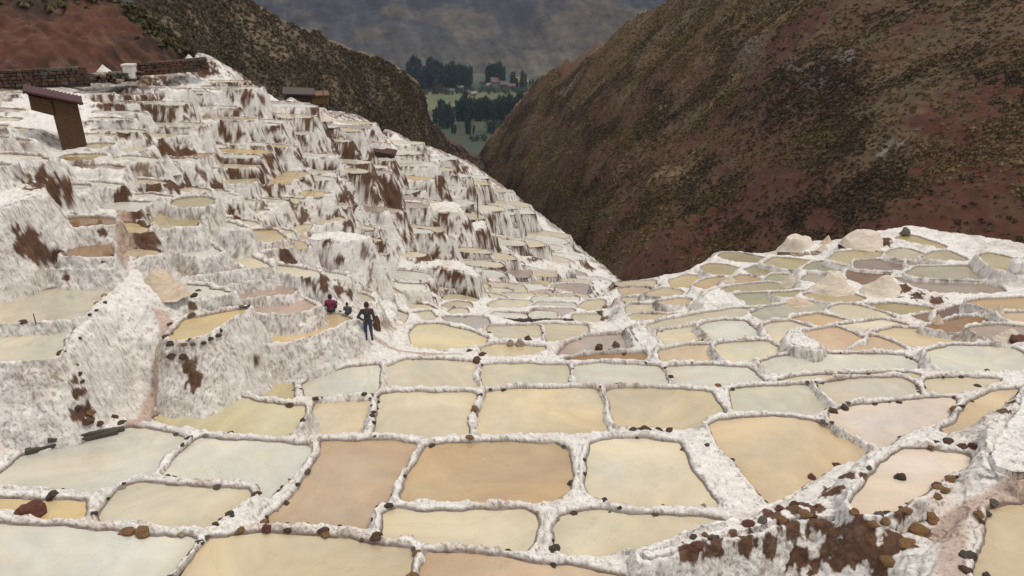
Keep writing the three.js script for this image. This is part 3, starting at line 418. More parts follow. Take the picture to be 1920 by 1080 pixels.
    if (zd < 60) { // grit and small stones caught in the crust
      const edge = o >= 0 && d > 0 && d < .45 ? 1 : 0, lim = .50 - .16 * steep * (zd < 32 ? 1 : .4) - (zd < 32 ? .08 * edge : 0) - .12 * sstep(0, .35, a), sp = n3(x * 8, y * 8, zd * 8), s2 = n3(x * 17 + 9, y * 17, zd * 17);
      const w = Math.max(sstep(lim, lim + .07, sp) * .5, zd < 32 ? sstep(lim + .02, lim + .1, s2) * .6 : 0); const t = n3(x * 2, 7, zd * 2) > .1 ? [.20, .12, .07] : [.15, .125, .105]; R = lerp(R, t[0], w); Gc = lerp(Gc, t[1], w); B = lerp(B, t[2], w);
    }
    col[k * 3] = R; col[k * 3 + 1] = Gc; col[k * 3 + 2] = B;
    cls[k] = o < 0 ? 3 : d < -.3 ? 0 : (y > PONDS[o].level - .3 && d < .7 && ny > .55) || d < .1 ? 1 : 2;
  }
  // sort the triangles to their owners
  const lists = new Map(); const push = (key, a, b, c) => { let l = lists.get(key); if (!l) lists.set(key, l = []); l.push(a, b, c); };
  for (let r = 0; r < ROWS - 1; r++) for (let c = 0; c < COLS - 1; c++) {
    const a = r * COLS + c, b = a + 1, d = a + COLS, e = d + 1;
    for (const t of [[a, b, d], [b, e, d]]) {
      const s = t.map((i) => cls[i]); if (s[0] === 0 && s[1] === 0 && s[2] === 0) continue;
      let m = t[0]; for (const i of t) if (cls[i] === 1 || (cls[m] === 0)) { m = i; }
      const o = own[m], k = cls[m] === 3 || o < 0 ? -1 : o * 2 + (cls[m] === 2 ? 1 : 0); push(k, ...t);
    }
  }
  const build = (idx, off) => { const map = new Map(), ps = [], ns = [], cs = [], us = [], ix = new Uint32Array(idx.length); idx.forEach((v, i) => { let m = map.get(v); if (m === undefined) { m = map.size; map.set(v, m); ps.push(pos[v * 3] - off.x, pos[v * 3 + 1] - off.y, pos[v * 3 + 2] - off.z); ns.push(nor[v * 3], nor[v * 3 + 1], nor[v * 3 + 2]); cs.push(col[v * 3], col[v * 3 + 1], col[v * 3 + 2]); us.push(tuv[v * 2], tuv[v * 2 + 1]); } ix[i] = m; }); const g = new THREE.BufferGeometry(); g.setAttribute('position', new THREE.Float32BufferAttribute(ps, 3)); g.setAttribute('normal', new THREE.Float32BufferAttribute(ns, 3)); g.setAttribute('color', new THREE.Float32BufferAttribute(cs, 3)); g.setAttribute('uv', new THREE.Float32BufferAttribute(us, 2)); g.setIndex(new THREE.BufferAttribute(ix, 1)); return g; };
  const zero = new THREE.Vector3();
  let tris = 0; for (const l of lists.values()) tris += l.length / 3; console.log('salt triangles', tris);
  const ground0 = lists.get(-1);
  const biggest = (l) => { // loose crumbs of a part go back to the ground
    if (!l) return l; const par = new Map(), find = (a) => { while (par.get(a) !== a) { par.set(a, par.get(par.get(a))); a = par.get(a); } return a; };
    for (const v of l) if (!par.has(v)) par.set(v, v); for (let k = 0; k < l.length; k += 3) { const a = find(l[k]); par.set(find(l[k + 1]), a); par.set(find(l[k + 2]), find(a)); }
    const size = new Map(); for (let k = 0; k < l.length; k += 3) { const a = find(l[k]); size.set(a, (size.get(a) || 0) + 1); } let best = -1, bs = 0; for (const [a, n] of size) if (n > bs) { bs = n; best = a; }
    const out = []; for (let k = 0; k < l.length; k += 3) (find(l[k]) === best ? out : ground0).push(l[k], l[k + 1], l[k + 2]); return out; };
  PONDS.forEach((p, i) => { for (const q of [i * 2, i * 2 + 1]) { const l = lists.get(q); if (!l) continue; if (p.mass) { for (const v of l) ground0.push(v); lists.delete(q); } else lists.set(q, biggest(l)); } });
  const massGeos = [];
  PONDS.forEach((p, i) => {
    let rim = lists.get(i * 2), wall = lists.get(i * 2 + 1); if (wall && wall.length < 36) { for (const v of wall) ground0.push(v); wall = null; }
    if (p.mass) rim = []; if (!rim) { p.none = 1; return; }
    if (p.bank) { const off = new THREE.Vector3(p.c[0], p.level, -p.c[1]); const t = p.thing = thing('salt_wall', off.toArray(), p.label, 'salt wall'); part('crest', build(rim, off), salt, t); if (wall) part('face', build(wall, off), salt, t); return; }
    const off = new THREE.Vector3(p.c[0], p.level, -p.c[1]);
    const t = p.mass ? null : p.thing = thing(p.dry ? 'salt_pan' : 'salt_pond', off.toArray(), p.label, p.dry ? 'salt pan' : 'salt pond', p.group);
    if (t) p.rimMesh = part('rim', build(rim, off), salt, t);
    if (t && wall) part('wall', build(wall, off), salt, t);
    // brine: the outline, a little wider so that it reaches in under the rim
    const n = p.poly.length; let area = 0; for (let k = 0; k < n; k++) { const a = p.poly[k], b = p.poly[(k + 1) % n]; area += a[0] * b[1] - b[0] * a[1]; } const sg = Math.sign(area);
    const pts = p.poly.map((q, k) => { const a = p.poly[(k + n - 1) % n], b = p.poly[(k + 1) % n]; const tx = b[0] - a[0], tz = b[1] - a[1], l = Math.hypot(tx, tz) || 1; return new THREE.Vector2(q[0] + sg * tz / l * (.13 + p.grow) - p.c[0], q[1] - sg * tx / l * (.13 + p.grow) - p.c[1]); });
    let g; const fan = pts.every((a, k) => { const b = pts[(k + 1) % n]; return (a.x * b.y - a.y * b.x) * sg > 0; });
    if (fan) { const rings = [1, .9, .72, .4], ps = [], ix = []; for (const r of rings) for (const q of pts) ps.push(q.x * r, 0, -q.y * r); ps.push(0, 0, 0); const tri = (a, b, c) => sg > 0 ? ix.push(a, b, c) : ix.push(a, c, b); for (let r = 0; r < rings.length; r++) for (let k = 0; k < n; k++) { const a = r * n + k, b = r * n + (k + 1) % n; if (r < rings.length - 1) { tri(a, b, a + n); tri(b, b + n, a + n); } else tri(a, b, rings.length * n); } g = new THREE.BufferGeometry(); g.setAttribute('position', new THREE.Float32BufferAttribute(ps, 3)); g.setIndex(ix); }
    else { g = new THREE.ShapeGeometry(new THREE.Shape(pts)); g.rotateX(Math.PI / 2); g.scale(1, 1, -1); }
    const P3 = g.attributes.position, hue = HUE[p.hue], tint = p.tint || [1, 1, 1], R = rng(i * 31 + 5), jit = .95 + .1 * R(); const cc = new Float32Array(P3.count * 3), uu = new Float32Array(P3.count * 2), nn = new Float32Array(P3.count * 3), an = R() * 6.28, ou = R(), ov = R(), sc = 1 / 7;
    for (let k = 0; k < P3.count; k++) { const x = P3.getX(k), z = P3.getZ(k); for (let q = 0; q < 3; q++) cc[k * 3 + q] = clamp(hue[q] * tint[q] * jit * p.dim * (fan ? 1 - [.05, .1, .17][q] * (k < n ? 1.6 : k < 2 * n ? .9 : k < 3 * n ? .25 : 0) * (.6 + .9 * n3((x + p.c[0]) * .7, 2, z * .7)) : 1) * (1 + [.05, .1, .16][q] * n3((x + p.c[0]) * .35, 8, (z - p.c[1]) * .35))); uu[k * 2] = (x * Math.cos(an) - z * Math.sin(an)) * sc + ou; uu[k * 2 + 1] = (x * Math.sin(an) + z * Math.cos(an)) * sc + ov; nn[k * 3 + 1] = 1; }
    g.setAttribute('color', new THREE.BufferAttribute(cc, 3)); g.setAttribute('uv', new THREE.BufferAttribute(uu, 2)); g.setAttribute('normal', new THREE.BufferAttribute(nn, 3));
    if (p.mass) { g.translate(off.x, off.y, off.z); massGeos.push(g); return; }
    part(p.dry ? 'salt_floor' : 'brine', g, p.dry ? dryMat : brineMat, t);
  });
  tag(part('far_pond_water', mergeGeometries(massGeos.map((g) => { if (!g.index) return g; const q = g.toNonIndexed(); return q; })), brineMat, scene), 'water of the countless smallest ponds on the far terraces', 'pond water', null, 'stuff');
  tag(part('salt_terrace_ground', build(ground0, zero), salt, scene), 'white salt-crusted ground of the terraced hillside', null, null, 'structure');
}

// ------------------------------------------------------------------ hills
function loft(bottom, top, nu, nv, disp, colour, backLen, o = {}) {
  const A = catmull(bottom.map(([a, b, c]) => at(a, b, c).toArray()), 12, false), B = catmull(top.map(([a, b, c]) => at(a, b, c).toArray()), 12, false);
  const samp = (L, t) => { const f = t * (L.length - 1), i = Math.min(L.length - 2, Math.floor(f)), k = f - i; return new THREE.Vector3(...L[i].map((v, q) => lerp(v, L[i + 1][q], k))); };
  const back = 14, rows = nv + back, pos = [], idx = [];
  for (let i = 0; i < nu; i++) { const u = i / (nu - 1), a = samp(A, u), b = samp(B, u); for (let j = 0; j < rows; j++) { const v = j / (nv - 1); let p; if (v <= 1) { p = a.clone().lerp(b, v); if (o.bulge) p.y += o.bulge * Math.sin(v * Math.PI) * Math.sin(u * Math.PI); } else { const s = (j - nv + 1) / back; p = b.clone(); const l = Math.hypot(p.x, p.z); p.x += p.x / l * backLen * s; p.z += p.z / l * backLen * s; p.y -= backLen * s * s * .8; } const d = disp(p, u, Math.min(v, 1)); p.y += d; p.x += .3 * d * (o.push || 0); pos.push(p.x, p.y, p.z); } }
  for (let i = 0; i < nu - 1; i++) for (let j = 0; j < rows - 1; j++) { const a = i * rows + j, b = a + 1, c = a + rows, d = c + 1; idx.push(a, c, b, b, c, d); }
  const g = new THREE.BufferGeometry(); g.setAttribute('position', new THREE.Float32BufferAttribute(pos, 3)); g.setIndex(idx); g.computeVertexNormals();
  const cs = [], us = [], nr = g.attributes.normal; for (let k = 0; k < pos.length / 3; k++) { const x = pos[k * 3], y = pos[k * 3 + 1], z = pos[k * 3 + 2]; cs.push(...colour(x, y, z, nr.getY(k), Math.floor(k / rows) / (nu - 1), Math.min(1, (k % rows) / (nv - 1)))); us.push((o.push ? -x - z : x - z) * .8 / 9, (2 * y + (o.push ? x : -x) - z) * .47 / 9); }
  g.setAttribute('color', new THREE.Float32BufferAttribute(cs, 3)); g.setAttribute('uv', new THREE.Float32BufferAttribute(us, 2));
  g.userData.rows = rows; g.userData.nv = nv; g.userData.nu = nu; return g;
}
// a low clump of coarse leaves, for the scrub
function clump(seed, n, up = .8) { const R = rng(seed), pos = [], idx = []; for (let i = 0; i < n; i++) { const a = R() * 6.28, e = Math.acos(R() * .95), r = .35 + .25 * R(), c = [Math.cos(a) * Math.sin(e) * r, Math.cos(e) * r * up, Math.sin(a) * Math.sin(e) * r], s = .22 + .2 * R(), b = R() * 6.28, t = (R() - .5) * 1.4, k = pos.length / 3; for (const [p, q] of [[-1, -.6], [1, -.5], [.2, 1]]) { const x = p * s, y = q * s; pos.push(c[0] + x * Math.cos(b) - y * Math.sin(t) * Math.sin(b), c[1] + y * Math.cos(t), c[2] + x * Math.sin(b) + y * Math.sin(t) * Math.cos(b)); } idx.push(k, k + 1, k + 2); } const g = new THREE.BufferGeometry(); g.setAttribute('position', new THREE.Float32BufferAttribute(pos, 3)); g.setIndex(idx); g.computeVertexNormals(); return g; }
const scrubMat = new THREE.MeshStandardMaterial({ name: 'scrub', color: 0xffffff, roughness: 1, side: THREE.DoubleSide });
function scrub(name, label, g, count, seed, want, size, colour) {
  const R = rng(seed), P3 = g.attributes.position, { rows, nu, nv } = g.userData, M = new THREE.Matrix4(), Q = new THREE.Quaternion(), E = new THREE.Euler(), list = [];
  for (let tries = 0; tries < count * 8 && list.length < count; tries++) { const fi = R() * (nu - 1.01), fj = R() * (nv - 1.01), k = Math.floor(fi) * rows + Math.floor(fj), tu = fi % 1, tv = fj % 1; const q = [0, 1, 2].map((c) => lerp(lerp(P3.array[k * 3 + c], P3.array[(k + rows) * 3 + c], tu), lerp(P3.array[(k + 1) * 3 + c], P3.array[(k + rows + 1) * 3 + c], tu), tv)); if (R() > want(...q, fi / nu, fj / nv)) continue; list.push(q); }
  const m = new THREE.InstancedMesh(clump(seed, 16), scrubMat, list.length); m.name = numbered(name); m.castShadow = m.receiveShadow = true;
  list.forEach((q, i) => { const s = size * (.5 + R() * R() * 1.3); E.set((R() - .5) * .3, R() * 6.28, (R() - .5) * .3); M.compose(new THREE.Vector3(q[0], q[1] - .05 * s, q[2]), Q.setFromEuler(E), new THREE.Vector3(s * (1 + R() * .5), s * (.6 + R() * .4), s)); m.setMatrixAt(i, M); m.setColorAt(i, new THREE.Color().setRGB(...colour(q, R))); });
  scene.add(m); tag(m, label, 'scrub', null, 'stuff');
}
const mixc = (a, b, t) => a.map((v, i) => lerp(v, b[i], t));
// the great dark hillside on the right
const RB = [[880, 330, 400], [930, 380, 330], [1000, 440, 240], [1060, 500, 180], [1130, 590, 130], [1250, 600, 108], [1450, 580, 96], [1700, 560, 82], [2000, 600, 70], [2400, 650, 60]];
const RT = [[900, 283, 420], [940, 222, 410], [1000, 152, 392], [1060, 108, 370], [1130, 58, 345], [1200, 15, 322], [1270, -30, 300], [1400, -120, 262], [1700, -230, 205], [2400, -380, 150]];
const RED = [[1500, 40, 45], [1460, 90, 40], [1420, 140, 36], [1390, 180, 26], [1330, 210, 30], [1290, 250, 34], [1260, 300, 26], [1620, 175, 18], [1890, 160, 40], [1840, 190, 36], [1760, 230, 36], [1800, 250, 24], [1700, 30, 30], [1760, 10, 24], [1480, 330, 30], [1430, 350, 30], [1390, 380, 30], [1330, 410, 34], [1280, 440, 34], [1230, 460, 34], [1180, 490, 30], [1250, 490, 40], [1880, 330, 40], [1800, 370, 60], [1880, 420, 70], [1740, 410, 50], [1650, 420, 30], [1560, 420, 24], [1120, 200, 16], [1150, 250, 20], [1100, 330, 20], [1180, 380, 24], [1120, 440, 30], [1530, 390, 20], [1350, 310, 12]];
const OCH = [[1450, 20, 40], [1340, 60, 50], [1360, 150, 16], [1330, 190, 16], [1210, 200, 30], [1240, 260, 16], [1190, 290, 24], [1280, 330, 20], [1220, 310, 20], [1150, 330, 18], [1910, 280, 14], [1560, 60, 14], [1690, 40, 12]];
const GREY = [[1390, 80, 26], [1480, 130, 24], [1560, 100, 30], [1530, 150, 24], [1700, 20, 20], [1060, 170, 30], [1020, 230, 24], [980, 260, 20], [1500, 180, 24], [1680, 280, 22]];
let hillPoint;
{ // where a pixel meets the plain loft (before relief)
  const A = catmull(RB.map((q) => at(...q).toArray()), 12, false), B = catmull(RT.map((q) => at(...q).toArray()), 12, false);
  const grid = []; for (let i = 0; i < 160; i++) for (let j = 0; j < 120; j++) { const f = i / 159 * (A.length - 1), k = Math.min(A.length - 2, Math.floor(f)), t = f - k, a = A[k].map((v, q) => lerp(v, A[k + 1][q], t)), f2 = i / 159 * (B.length - 1), k2 = Math.min(B.length - 2, Math.floor(f2)), b = B[k2].map((v, q) => lerp(v, B[k2 + 1][q], f2 - k2)); const p = a.map((v, q) => lerp(v, b[q], j / 119)); grid.push([p, pxOf(p[0], -p[2], p[1]), pyOf(-p[2], p[1])]); }
  hillPoint = (px, py) => { let m = 1e9, r; for (const g of grid) { const d = (g[1] - px) ** 2 + (g[2] - py) ** 2; if (d < m) { m = d; r = g[0]; } } return r; };
}
const blobs = (list) => list.map(([a, b, r]) => { const p = hillPoint(a, b); return [...p, r * (-p[2] * CP - p[1] * SP) / F]; });
const redB = blobs(RED), ochB = blobs(OCH), greyB = blobs(GREY);
const field = (list, x, y, z) => { let m = 0; for (const b of list) { const d = Math.hypot(x - b[0], (y - b[1]) * 1, (z - b[2]) * .55) / b[3]; if (d < 2.4) m = Math.max(m, 1.2 - d * .62); } return m; };
// bedding runs obliquely up the slope
const strata = (x, y, z) => { const a = .62 * x - .78 * y + .1 * z, b = .78 * x + .62 * y; return [a, b, z]; };
const hillDisp = (p, u, v) => { const [a, b, c] = strata(p.x, p.y, p.z), k = clamp((-p.z - 60) / 120, .5, 1.6); return k * (5.5 * fbm(a * .035, b * .012, c * .02, 3) - 9 * Math.abs(n3(a * .05, b * .014, c * .02 + 7)) - 4.5 * Math.abs(n3(a * .13, b * .03, c * .04 + 3)) + 3.0 * fbm(a * .14, b * .06, c * .08, 4) + .9 * n3(a * .6, b * .35, c * .4) + .4 * n3(a * 1.4, b * .9, c)); };
const hillRed = (x, y, z) => { const [a, b, c] = strata(x, y, z); return sstep(.3, .85, field(redB, x, y, z) + .9 * fbm(a * .22, b * .07, c * .1, 4) + .5 * n3(a * .9, b * .5, c * .5)); };
const hillColour = (x, y, z, ny) => {
  const [a, b, c] = strata(x, y, z), n1 = fbm(a * .5, b * .2, c * .2, 4), n2 = fbm(a * 1.6, b * .8, c * .8, 3);
  let col = mixc([.118, .07, .038], [.066, .048, .024], sstep(-.2, .25, n1));
  col = mixc(col, [.19, .13, .065], sstep(.15, .6, field(ochB, x, y, z) + .7 * n1) * .8);
  col = mixc(col, [.16, .145, .125], sstep(.35, .7, field(greyB, x, y, z) + .7 * n2) * .8);
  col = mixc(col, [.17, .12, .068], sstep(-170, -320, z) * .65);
  const low = sstep(5, -38, y + .12 * (x - 40)), lowRed = sstep(.2, -.12, -fbm(a * .12, b * .035, c * .05, 4) - .12 + .2 * (1 - low)) * lerp(.35, .85, low);
  col = mixc(col, mixc([.095, .030, .015], [.05, .018, .010], sstep(-.2, .2, n2)), Math.max(hillRed(x, y, z), lowRed * .85));
  const s = .98 * (1 + .7 * n2 + .45 * n1); return col.map((v) => Math.max(.007, v * s));
};
const rightHill = loft(RB, RT, 620, 380, hillDisp, hillColour, 120, { push: 1 });
tag(part('hillside', rightHill, soilMat, scene), 'dark scrubby hillside with red earth gullies across the ravine', null, null, 'structure');
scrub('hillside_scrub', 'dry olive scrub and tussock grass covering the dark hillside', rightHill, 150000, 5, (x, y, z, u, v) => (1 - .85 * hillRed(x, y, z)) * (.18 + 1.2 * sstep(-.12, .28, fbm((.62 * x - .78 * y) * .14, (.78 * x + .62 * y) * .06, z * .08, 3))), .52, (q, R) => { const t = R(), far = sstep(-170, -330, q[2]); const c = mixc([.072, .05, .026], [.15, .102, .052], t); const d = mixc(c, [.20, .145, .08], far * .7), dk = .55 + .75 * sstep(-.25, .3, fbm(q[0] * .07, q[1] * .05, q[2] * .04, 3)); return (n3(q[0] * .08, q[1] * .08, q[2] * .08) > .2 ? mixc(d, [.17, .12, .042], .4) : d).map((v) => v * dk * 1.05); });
// spur behind the terraces
const SB = [[250, 230, 130], [450, 300, 150], [600, 370, 180], [760, 430, 220], [880, 430, 290], [930, 380, 350]], ST = [[250, -90, 190], [380, -40, 205], [460, -3, 220], [560, 45, 235], [640, 78, 255], [700, 100, 270], [745, 122, 285], [775, 150, 300], [797, 188, 312], [806, 222, 322], [835, 252, 335], [862, 276, 352], [905, 300, 385]];
const spurDisp = (p, u, v) => 4.5 * fbm(p.x * .03, p.y * .03, p.z * .02, 3) + 2.4 * fbm(p.x * .11, p.y * .11, p.z * .08, 4) + .6 * n3(p.x * .5, p.y * .5, p.z * .4) - 3 * Math.abs(n3(p.x * .06 + p.y * .03, p.y * .02, p.z * .03));
const spur = loft(SB, ST, 300, 200, spurDisp, (x, y, z, ny, u, v) => { const n1 = fbm(x * .06, y * .1, z * .05, 4), n2 = fbm(x * .5, y * .5, z * .4, 3), rock = sstep(.55, .8, u + .35 * n1); let c = mixc([.14, .10, .065], [.09, .07, .042], sstep(-.2, .2, n1)); c = mixc(c, [.075, .048, .038], rock * .9); return c.map((q) => Math.max(.01, q * (1 + .9 * n2))); }, 90);
tag(part('hill_spur', spur, soilMat, scene), 'brown scrub-covered spur behind the terraces ending in a rocky nose', null, null, 'structure');
scrub('spur_scrub', 'grey-green bushes dotted over the spur behind the terraces', spur, 34000, 8, (x, y, z, u, v) => (1 - .8 * sstep(.6, .85, u)) * (.25 + 1.4 * sstep(-.1, .3, fbm(x * .08, y * .08, z * .08, 3))), .85, (q, R) => mixc([.08, .066, .036], [.16, .125, .08], R()));
// red cliff above the upper terraces
const cliff = loft([[-330, 200, 50], [0, 175, 50.5], [160, 168, 52], [280, 150, 55], [345, 130, 60], [392, 122, 66]], [[-330, -160, 74], [-60, -100, 76], [150, -45, 76], [225, -8, 76], [290, 30, 75], [325, 62, 73], [348, 88, 71], [394, 112, 69]], 300, 170, (p) => 2.6 * fbm(p.x * .12, p.y * .12, p.z * .12, 4) + 1.1 * fbm(p.x * .6, p.y * .4, p.z * .6, 4) - 2.2 * Math.abs(n3(p.x * .22, p.y * .1, p.z * .1)) - .9 * Math.abs(n3(p.x * .7, p.y * .2, p.z * .3)), (x, y, z, ny, u, v) => { const n1 = fbm(x * .15, y * .25, z * .15, 4), n2 = fbm(x * 1.1, y * 1.1, z * 1.1, 3); const n5 = fbm(x * .5 + y * .3, y * .25, z * .5, 4); let c = mixc([.092, .036, .021], [.036, .018, .012], sstep(-.16, .16, n1 + .6 * n5)); c = mixc(c, [.15, .075, .045], sstep(.12, .3, n5) * .6); c = mixc(c, [.08, .065, .03], sstep(.72, .95, v + .5 * n1)); return c.map((q) => Math.max(.01, q * (1 + .85 * n2))); }, 30);
tag(part('red_cliff', cliff, soilMat, scene), 'bare red earth cliff above the highest terraces', null, null, 'structure');
scrub('cliff_scrub', 'dry bushes along the brow of the red cliff', cliff, 1600, 12, (x, y, z, u, v) => sstep(.6, .95, v + .3 * n3(x * .2, y * .2, z * .2)), .6, (q, R) => mixc([.04, .036, .016], [.11, .09, .04], R()));

// ------------------------------------------------------------------ far valley and mountain
const VALLEY = -170;
const vz = (py) => VALLEY / -ray(0, py).t;
{
  const g = new THREE.PlaneGeometry(3600, 2600, 200, 200); g.rotateX(-Math.PI / 2); g.translate(-150, VALLEY, -1900); const P3 = g.attributes.position, cs = [];
  for (let k = 0; k < P3.count; k++) { const x = P3.getX(k), z = P3.getZ(k); P3.setY(k, VALLEY + 3 * fbm(x * .006, 1, z * .006, 3)); const py = pyOf(-z, VALLEY), n = fbm(x * .012, 3, z * .006, 4); let c = [.034, .048, .024]; if (py > 172 && py < 208) c = mixc([.115, .115, .055], [.075, .095, .042], sstep(-.15, .2, n)); else if (py > 208) c = mixc(c, [.11, .10, .06], sstep(.0, .25, n)); else c = mixc([.03, .045, .028], [.07, .08, .045], sstep(.0, .3, n)); cs.push(...c); }
  g.setAttribute('color', new THREE.Float32BufferAttribute(cs, 3)); g.computeVertexNormals();
  tag(part('valley_floor', g, soilMat, scene), 'green fields on the floor of the far valley', null, null, 'structure');
}
const mount = loft([[200, 175, 1560], [500, 165, 1660], [760, 158, 1720], [900, 152, 1780], [1050, 158, 1720], [1300, 170, 1600]], [[200, -160, 2900], [500, -150, 2850], [760, -170, 2900], [1000, -170, 2900], [1150, -140, 2600], [1300, -120, 2300]], 420, 260, (p, u, v) => v * (150 * fbm(p.x * .0022, p.y * .0022, p.z * .0016, 4) - 110 * Math.abs(n3(p.x * .0035 + p.y * .002, 2, p.z * .001)) - 60 * Math.abs(fbm((p.x * .9 + p.y * .55) * .009, (p.y - p.z * .3) * .002, 3, 3)) + 45 * fbm(p.x * .012, p.y * .012, p.z * .008, 4)), (x, y, z, ny, u, v) => { const n1 = fbm(x * .006, y * .008, z * .003, 5), n2 = fbm(x * .03, y * .03, z * .02, 3); const ga = x * .9 + y * .55, rg = 1 - 2 * Math.abs(fbm(ga * .011, (y - z * .3) * .0022, 3, 4)), gl = fbm(ga * .03, (y - z * .3) * .006, 5, 4);  let c = mixc([.019, .020, .029], [.062, .051, .038], sstep(.0, .35, n1 + .3 * sstep(.5, .75, u) - .06)); c = mixc(c, [.14, .125, .10], sstep(.9, .99, rg + .1 * n2) * .15); c = mixc(c, [.075, .07, .05], sstep(.35, .0, v) * .6); const n4 = fbm(x * .08, y * .08, z * .06, 3); return c.map((q) => Math.max(.008, q * (1 + .9 * n2 + .8 * n4 + 1.1 * gl))); }, 600);  // light and dark flanks of ridges and gullies are put into the colour
tag(part('mountain', mount, soilMat, scene), 'dark hazy blue-grey mountain side beyond the valley', null, null, 'structure');

// ------------------------------------------------------------------ trees and houses of the valley
const leafMat = [plain(.022, .04, .022, 1), plain(.03, .05, .028, 1), plain(.018, .034, .024, 1), plain(.045, .06, .03, 1)]; leafMat.forEach((m) => { m.side = THREE.DoubleSide; });
const barkMat = plain(.12, .10, .08);
function crownGeo(seed, n, tall) { const R = rng(seed), pos = [], idx = []; const lobes = [...Array(7)].map((_, i) => [(R() - .5) * .5, (i + .5) / 7, (R() - .5) * .5, .16 + .2 * Math.sin(((i + .6) / 7) * 2.6) * (.7 + .6 * R())]); for (let i = 0; i < n; i++) { const L = lobes[Math.floor(R() * 7)], a = R() * 6.28, e = Math.acos(2 * R() - 1), r = L[3] * Math.pow(R(), .4), c = [L[0] * (tall ? .35 : .9) + Math.cos(a) * Math.sin(e) * r * (tall ? .9 : 1.6), L[1] + Math.cos(e) * r * .6, L[2] * (tall ? .35 : .9) + Math.sin(a) * Math.sin(e) * r * (tall ? .9 : 1.6)], k = pos.length / 3, s = .05 + .05 * R(); for (let q = 0; q < 3; q++) pos.push(c[0] + (R() - .5) * s * 3, c[1] + (R() - .5) * s * 2.4, c[2] + (R() - .5) * s * 3); idx.push(k, k + 1, k + 2); } const g = new THREE.BufferGeometry(); g.setAttribute('position', new THREE.Float32BufferAttribute(pos, 3)); g.setIndex(idx); g.computeVertexNormals(); return g; }
const tallCrowns = [1, 2, 3, 4].map((i) => crownGeo(i * 17, 620, true)), roundCrowns = [5, 6, 7].map((i) => crownGeo(i * 17, 460, false)), trunkGeo = new THREE.CylinderGeometry(.012, .03, .45, 6); trunkGeo.translate(0, .2, 0);
function tree(px, py, hpx, round, mi, label, group, seed) {
  const p = at(px, py, vz(py)); p.y = VALLEY; const R = rng(seed), h = hpx * pixel(p) * (.62 + .6 * R());
  const t = thing(round ? 'bushy_tree' : 'tall_tree', p.toArray(), label, 'tree', group); t.rotation.y = R() * 6.28;
  const tr = part('trunk', trunkGeo, barkMat, t); tr.scale.setScalar(h);
  const c = part('crown', round ? roundCrowns[seed % 3] : tallCrowns[seed % 4], leafMat[mi], t); const w = round ? h * .9 : h * (.42 + .16 * R()); c.scale.set(w, h * (round ? 1 : .95), w); c.position.y = h * .06;
}
{
  const R = rng(99); let k = 1;
  const rowOf = (x0, x1, n, y, dy, h, dh, round, mats, label, group) => { for (let i = 0; i < n; i++) tree(lerp(x0, x1, (i + .5 + (R() - .5) * .9) / n), y + (R() - .5) * dy, h + (R() - .5) * dh, round, mats[Math.floor(R() * mats.length)], label, group, k++); };
  rowOf(858, 1004, 44, 226, 8, 36, 8, false, [0, 2], 'tall dark tree in the long dense row crossing the valley', 'trees of the dense valley row');
  rowOf(858, 1000, 32, 218, 4, 34, 8, false, [0, 2], 'tall dark tree in the long dense row crossing the valley', 'trees of the dense valley row');
  rowOf(812, 852, 9, 236, 10, 36, 12, false, [0, 1], 'dark tree in the clump left of the long valley row', 'trees of the clump left of the valley row');
  rowOf(846, 858, 2, 253, 4, 24, 4, false, [0], 'dark slim tree below the long valley row beside the pale plot', 'slim trees below the valley row');
  rowOf(872, 892, 3, 250, 4, 24, 6, false, [0], 'dark slim tree below the long valley row beside the pale plot', 'slim trees below the valley row');
  rowOf(912, 950, 6, 246, 8, 20, 6, true, [1, 0], 'bushy tree on the near edge of the valley under the hillside', 'bushy trees at the near valley edge');
  rowOf(880, 915, 7, 262, 6, 9, 4, true, [1], 'low green bush where the ravine opens into the valley', 'bushes at the mouth of the ravine');
  rowOf(768, 884, 48, 164, 8, 36, 14, false, [2, 0], 'hazy dark tree in the grove at the foot of the far mountain', 'trees of the far grove');
  rowOf(914, 946, 14, 158, 4, 30, 10, false, [2], 'hazy dark tree in the small grove above the village', 'trees of the small grove above the village');
  rowOf(955, 1002, 8, 164, 6, 20, 8, false, [2, 1], 'hazy dark tree behind the yellow-roofed village house', 'trees behind the village');
  rowOf(790, 1000, 34, 174, 8, 10, 5, true, [1, 3, 0], 'small bushy tree of the hedges around the village', 'bushy trees around the village');
}
const tileMats = [plain(.15, .095, .08), plain(.13, .115, .11), plain(.26, .24, .21), plain(.30, .21, .10)], houseWall = [plain(.19, .17, .15), plain(.14, .105, .08)];
function house(px, py, wpx, hpx, rm, wm, label) {
  const p = at(px, py, vz(py)); p.y = VALLEY; const k = pixel(p), w = wpx * k, h = hpx * k * .55, d = w * .6, t = thing('village_house', p.toArray(), label, 'house'); t.rotation.y = (px % 7 - 3) * .12;
  const b = new THREE.BoxGeometry(w, h, d); b.translate(0, h / 2, 0); part('wall', b, houseWall[wm], t);
  const sh = new THREE.Shape([[-d * .58, 0], [d * .58, 0], [0, hpx * k * .6]].map((q) => new THREE.Vector2(...q))), r = new THREE.ExtrudeGeometry(sh, { depth: w * 1.08, bevelEnabled: false }); r.rotateY(Math.PI / 2); r.translate(-w * .54, h, 0); part('roof', r, tileMats[rm], t);
  const dr = new THREE.BoxGeometry(w * .12, h * .6, .1); dr.translate(w * .1, h * .3, d / 2 + .06); part('door', dr, plain(.08, .05, .04), t);
}
house(978, 162, 22, 15, 3, 0, 'village house with a large yellow-tan roof, furthest right in the valley');
house(930, 160, 20, 13, 0, 0, 'village house with the biggest pinkish roof at the village centre');
house(917, 166, 9, 9, 2, 0, 'small white village house in front of the big pinkish roof');
house(947, 163, 14, 9, 1, 1, 'grey-roofed village house right of the big pinkish roof');
house(960, 166, 13, 8, 0, 1, 'dull red-roofed village house left of the yellow-tan roof');
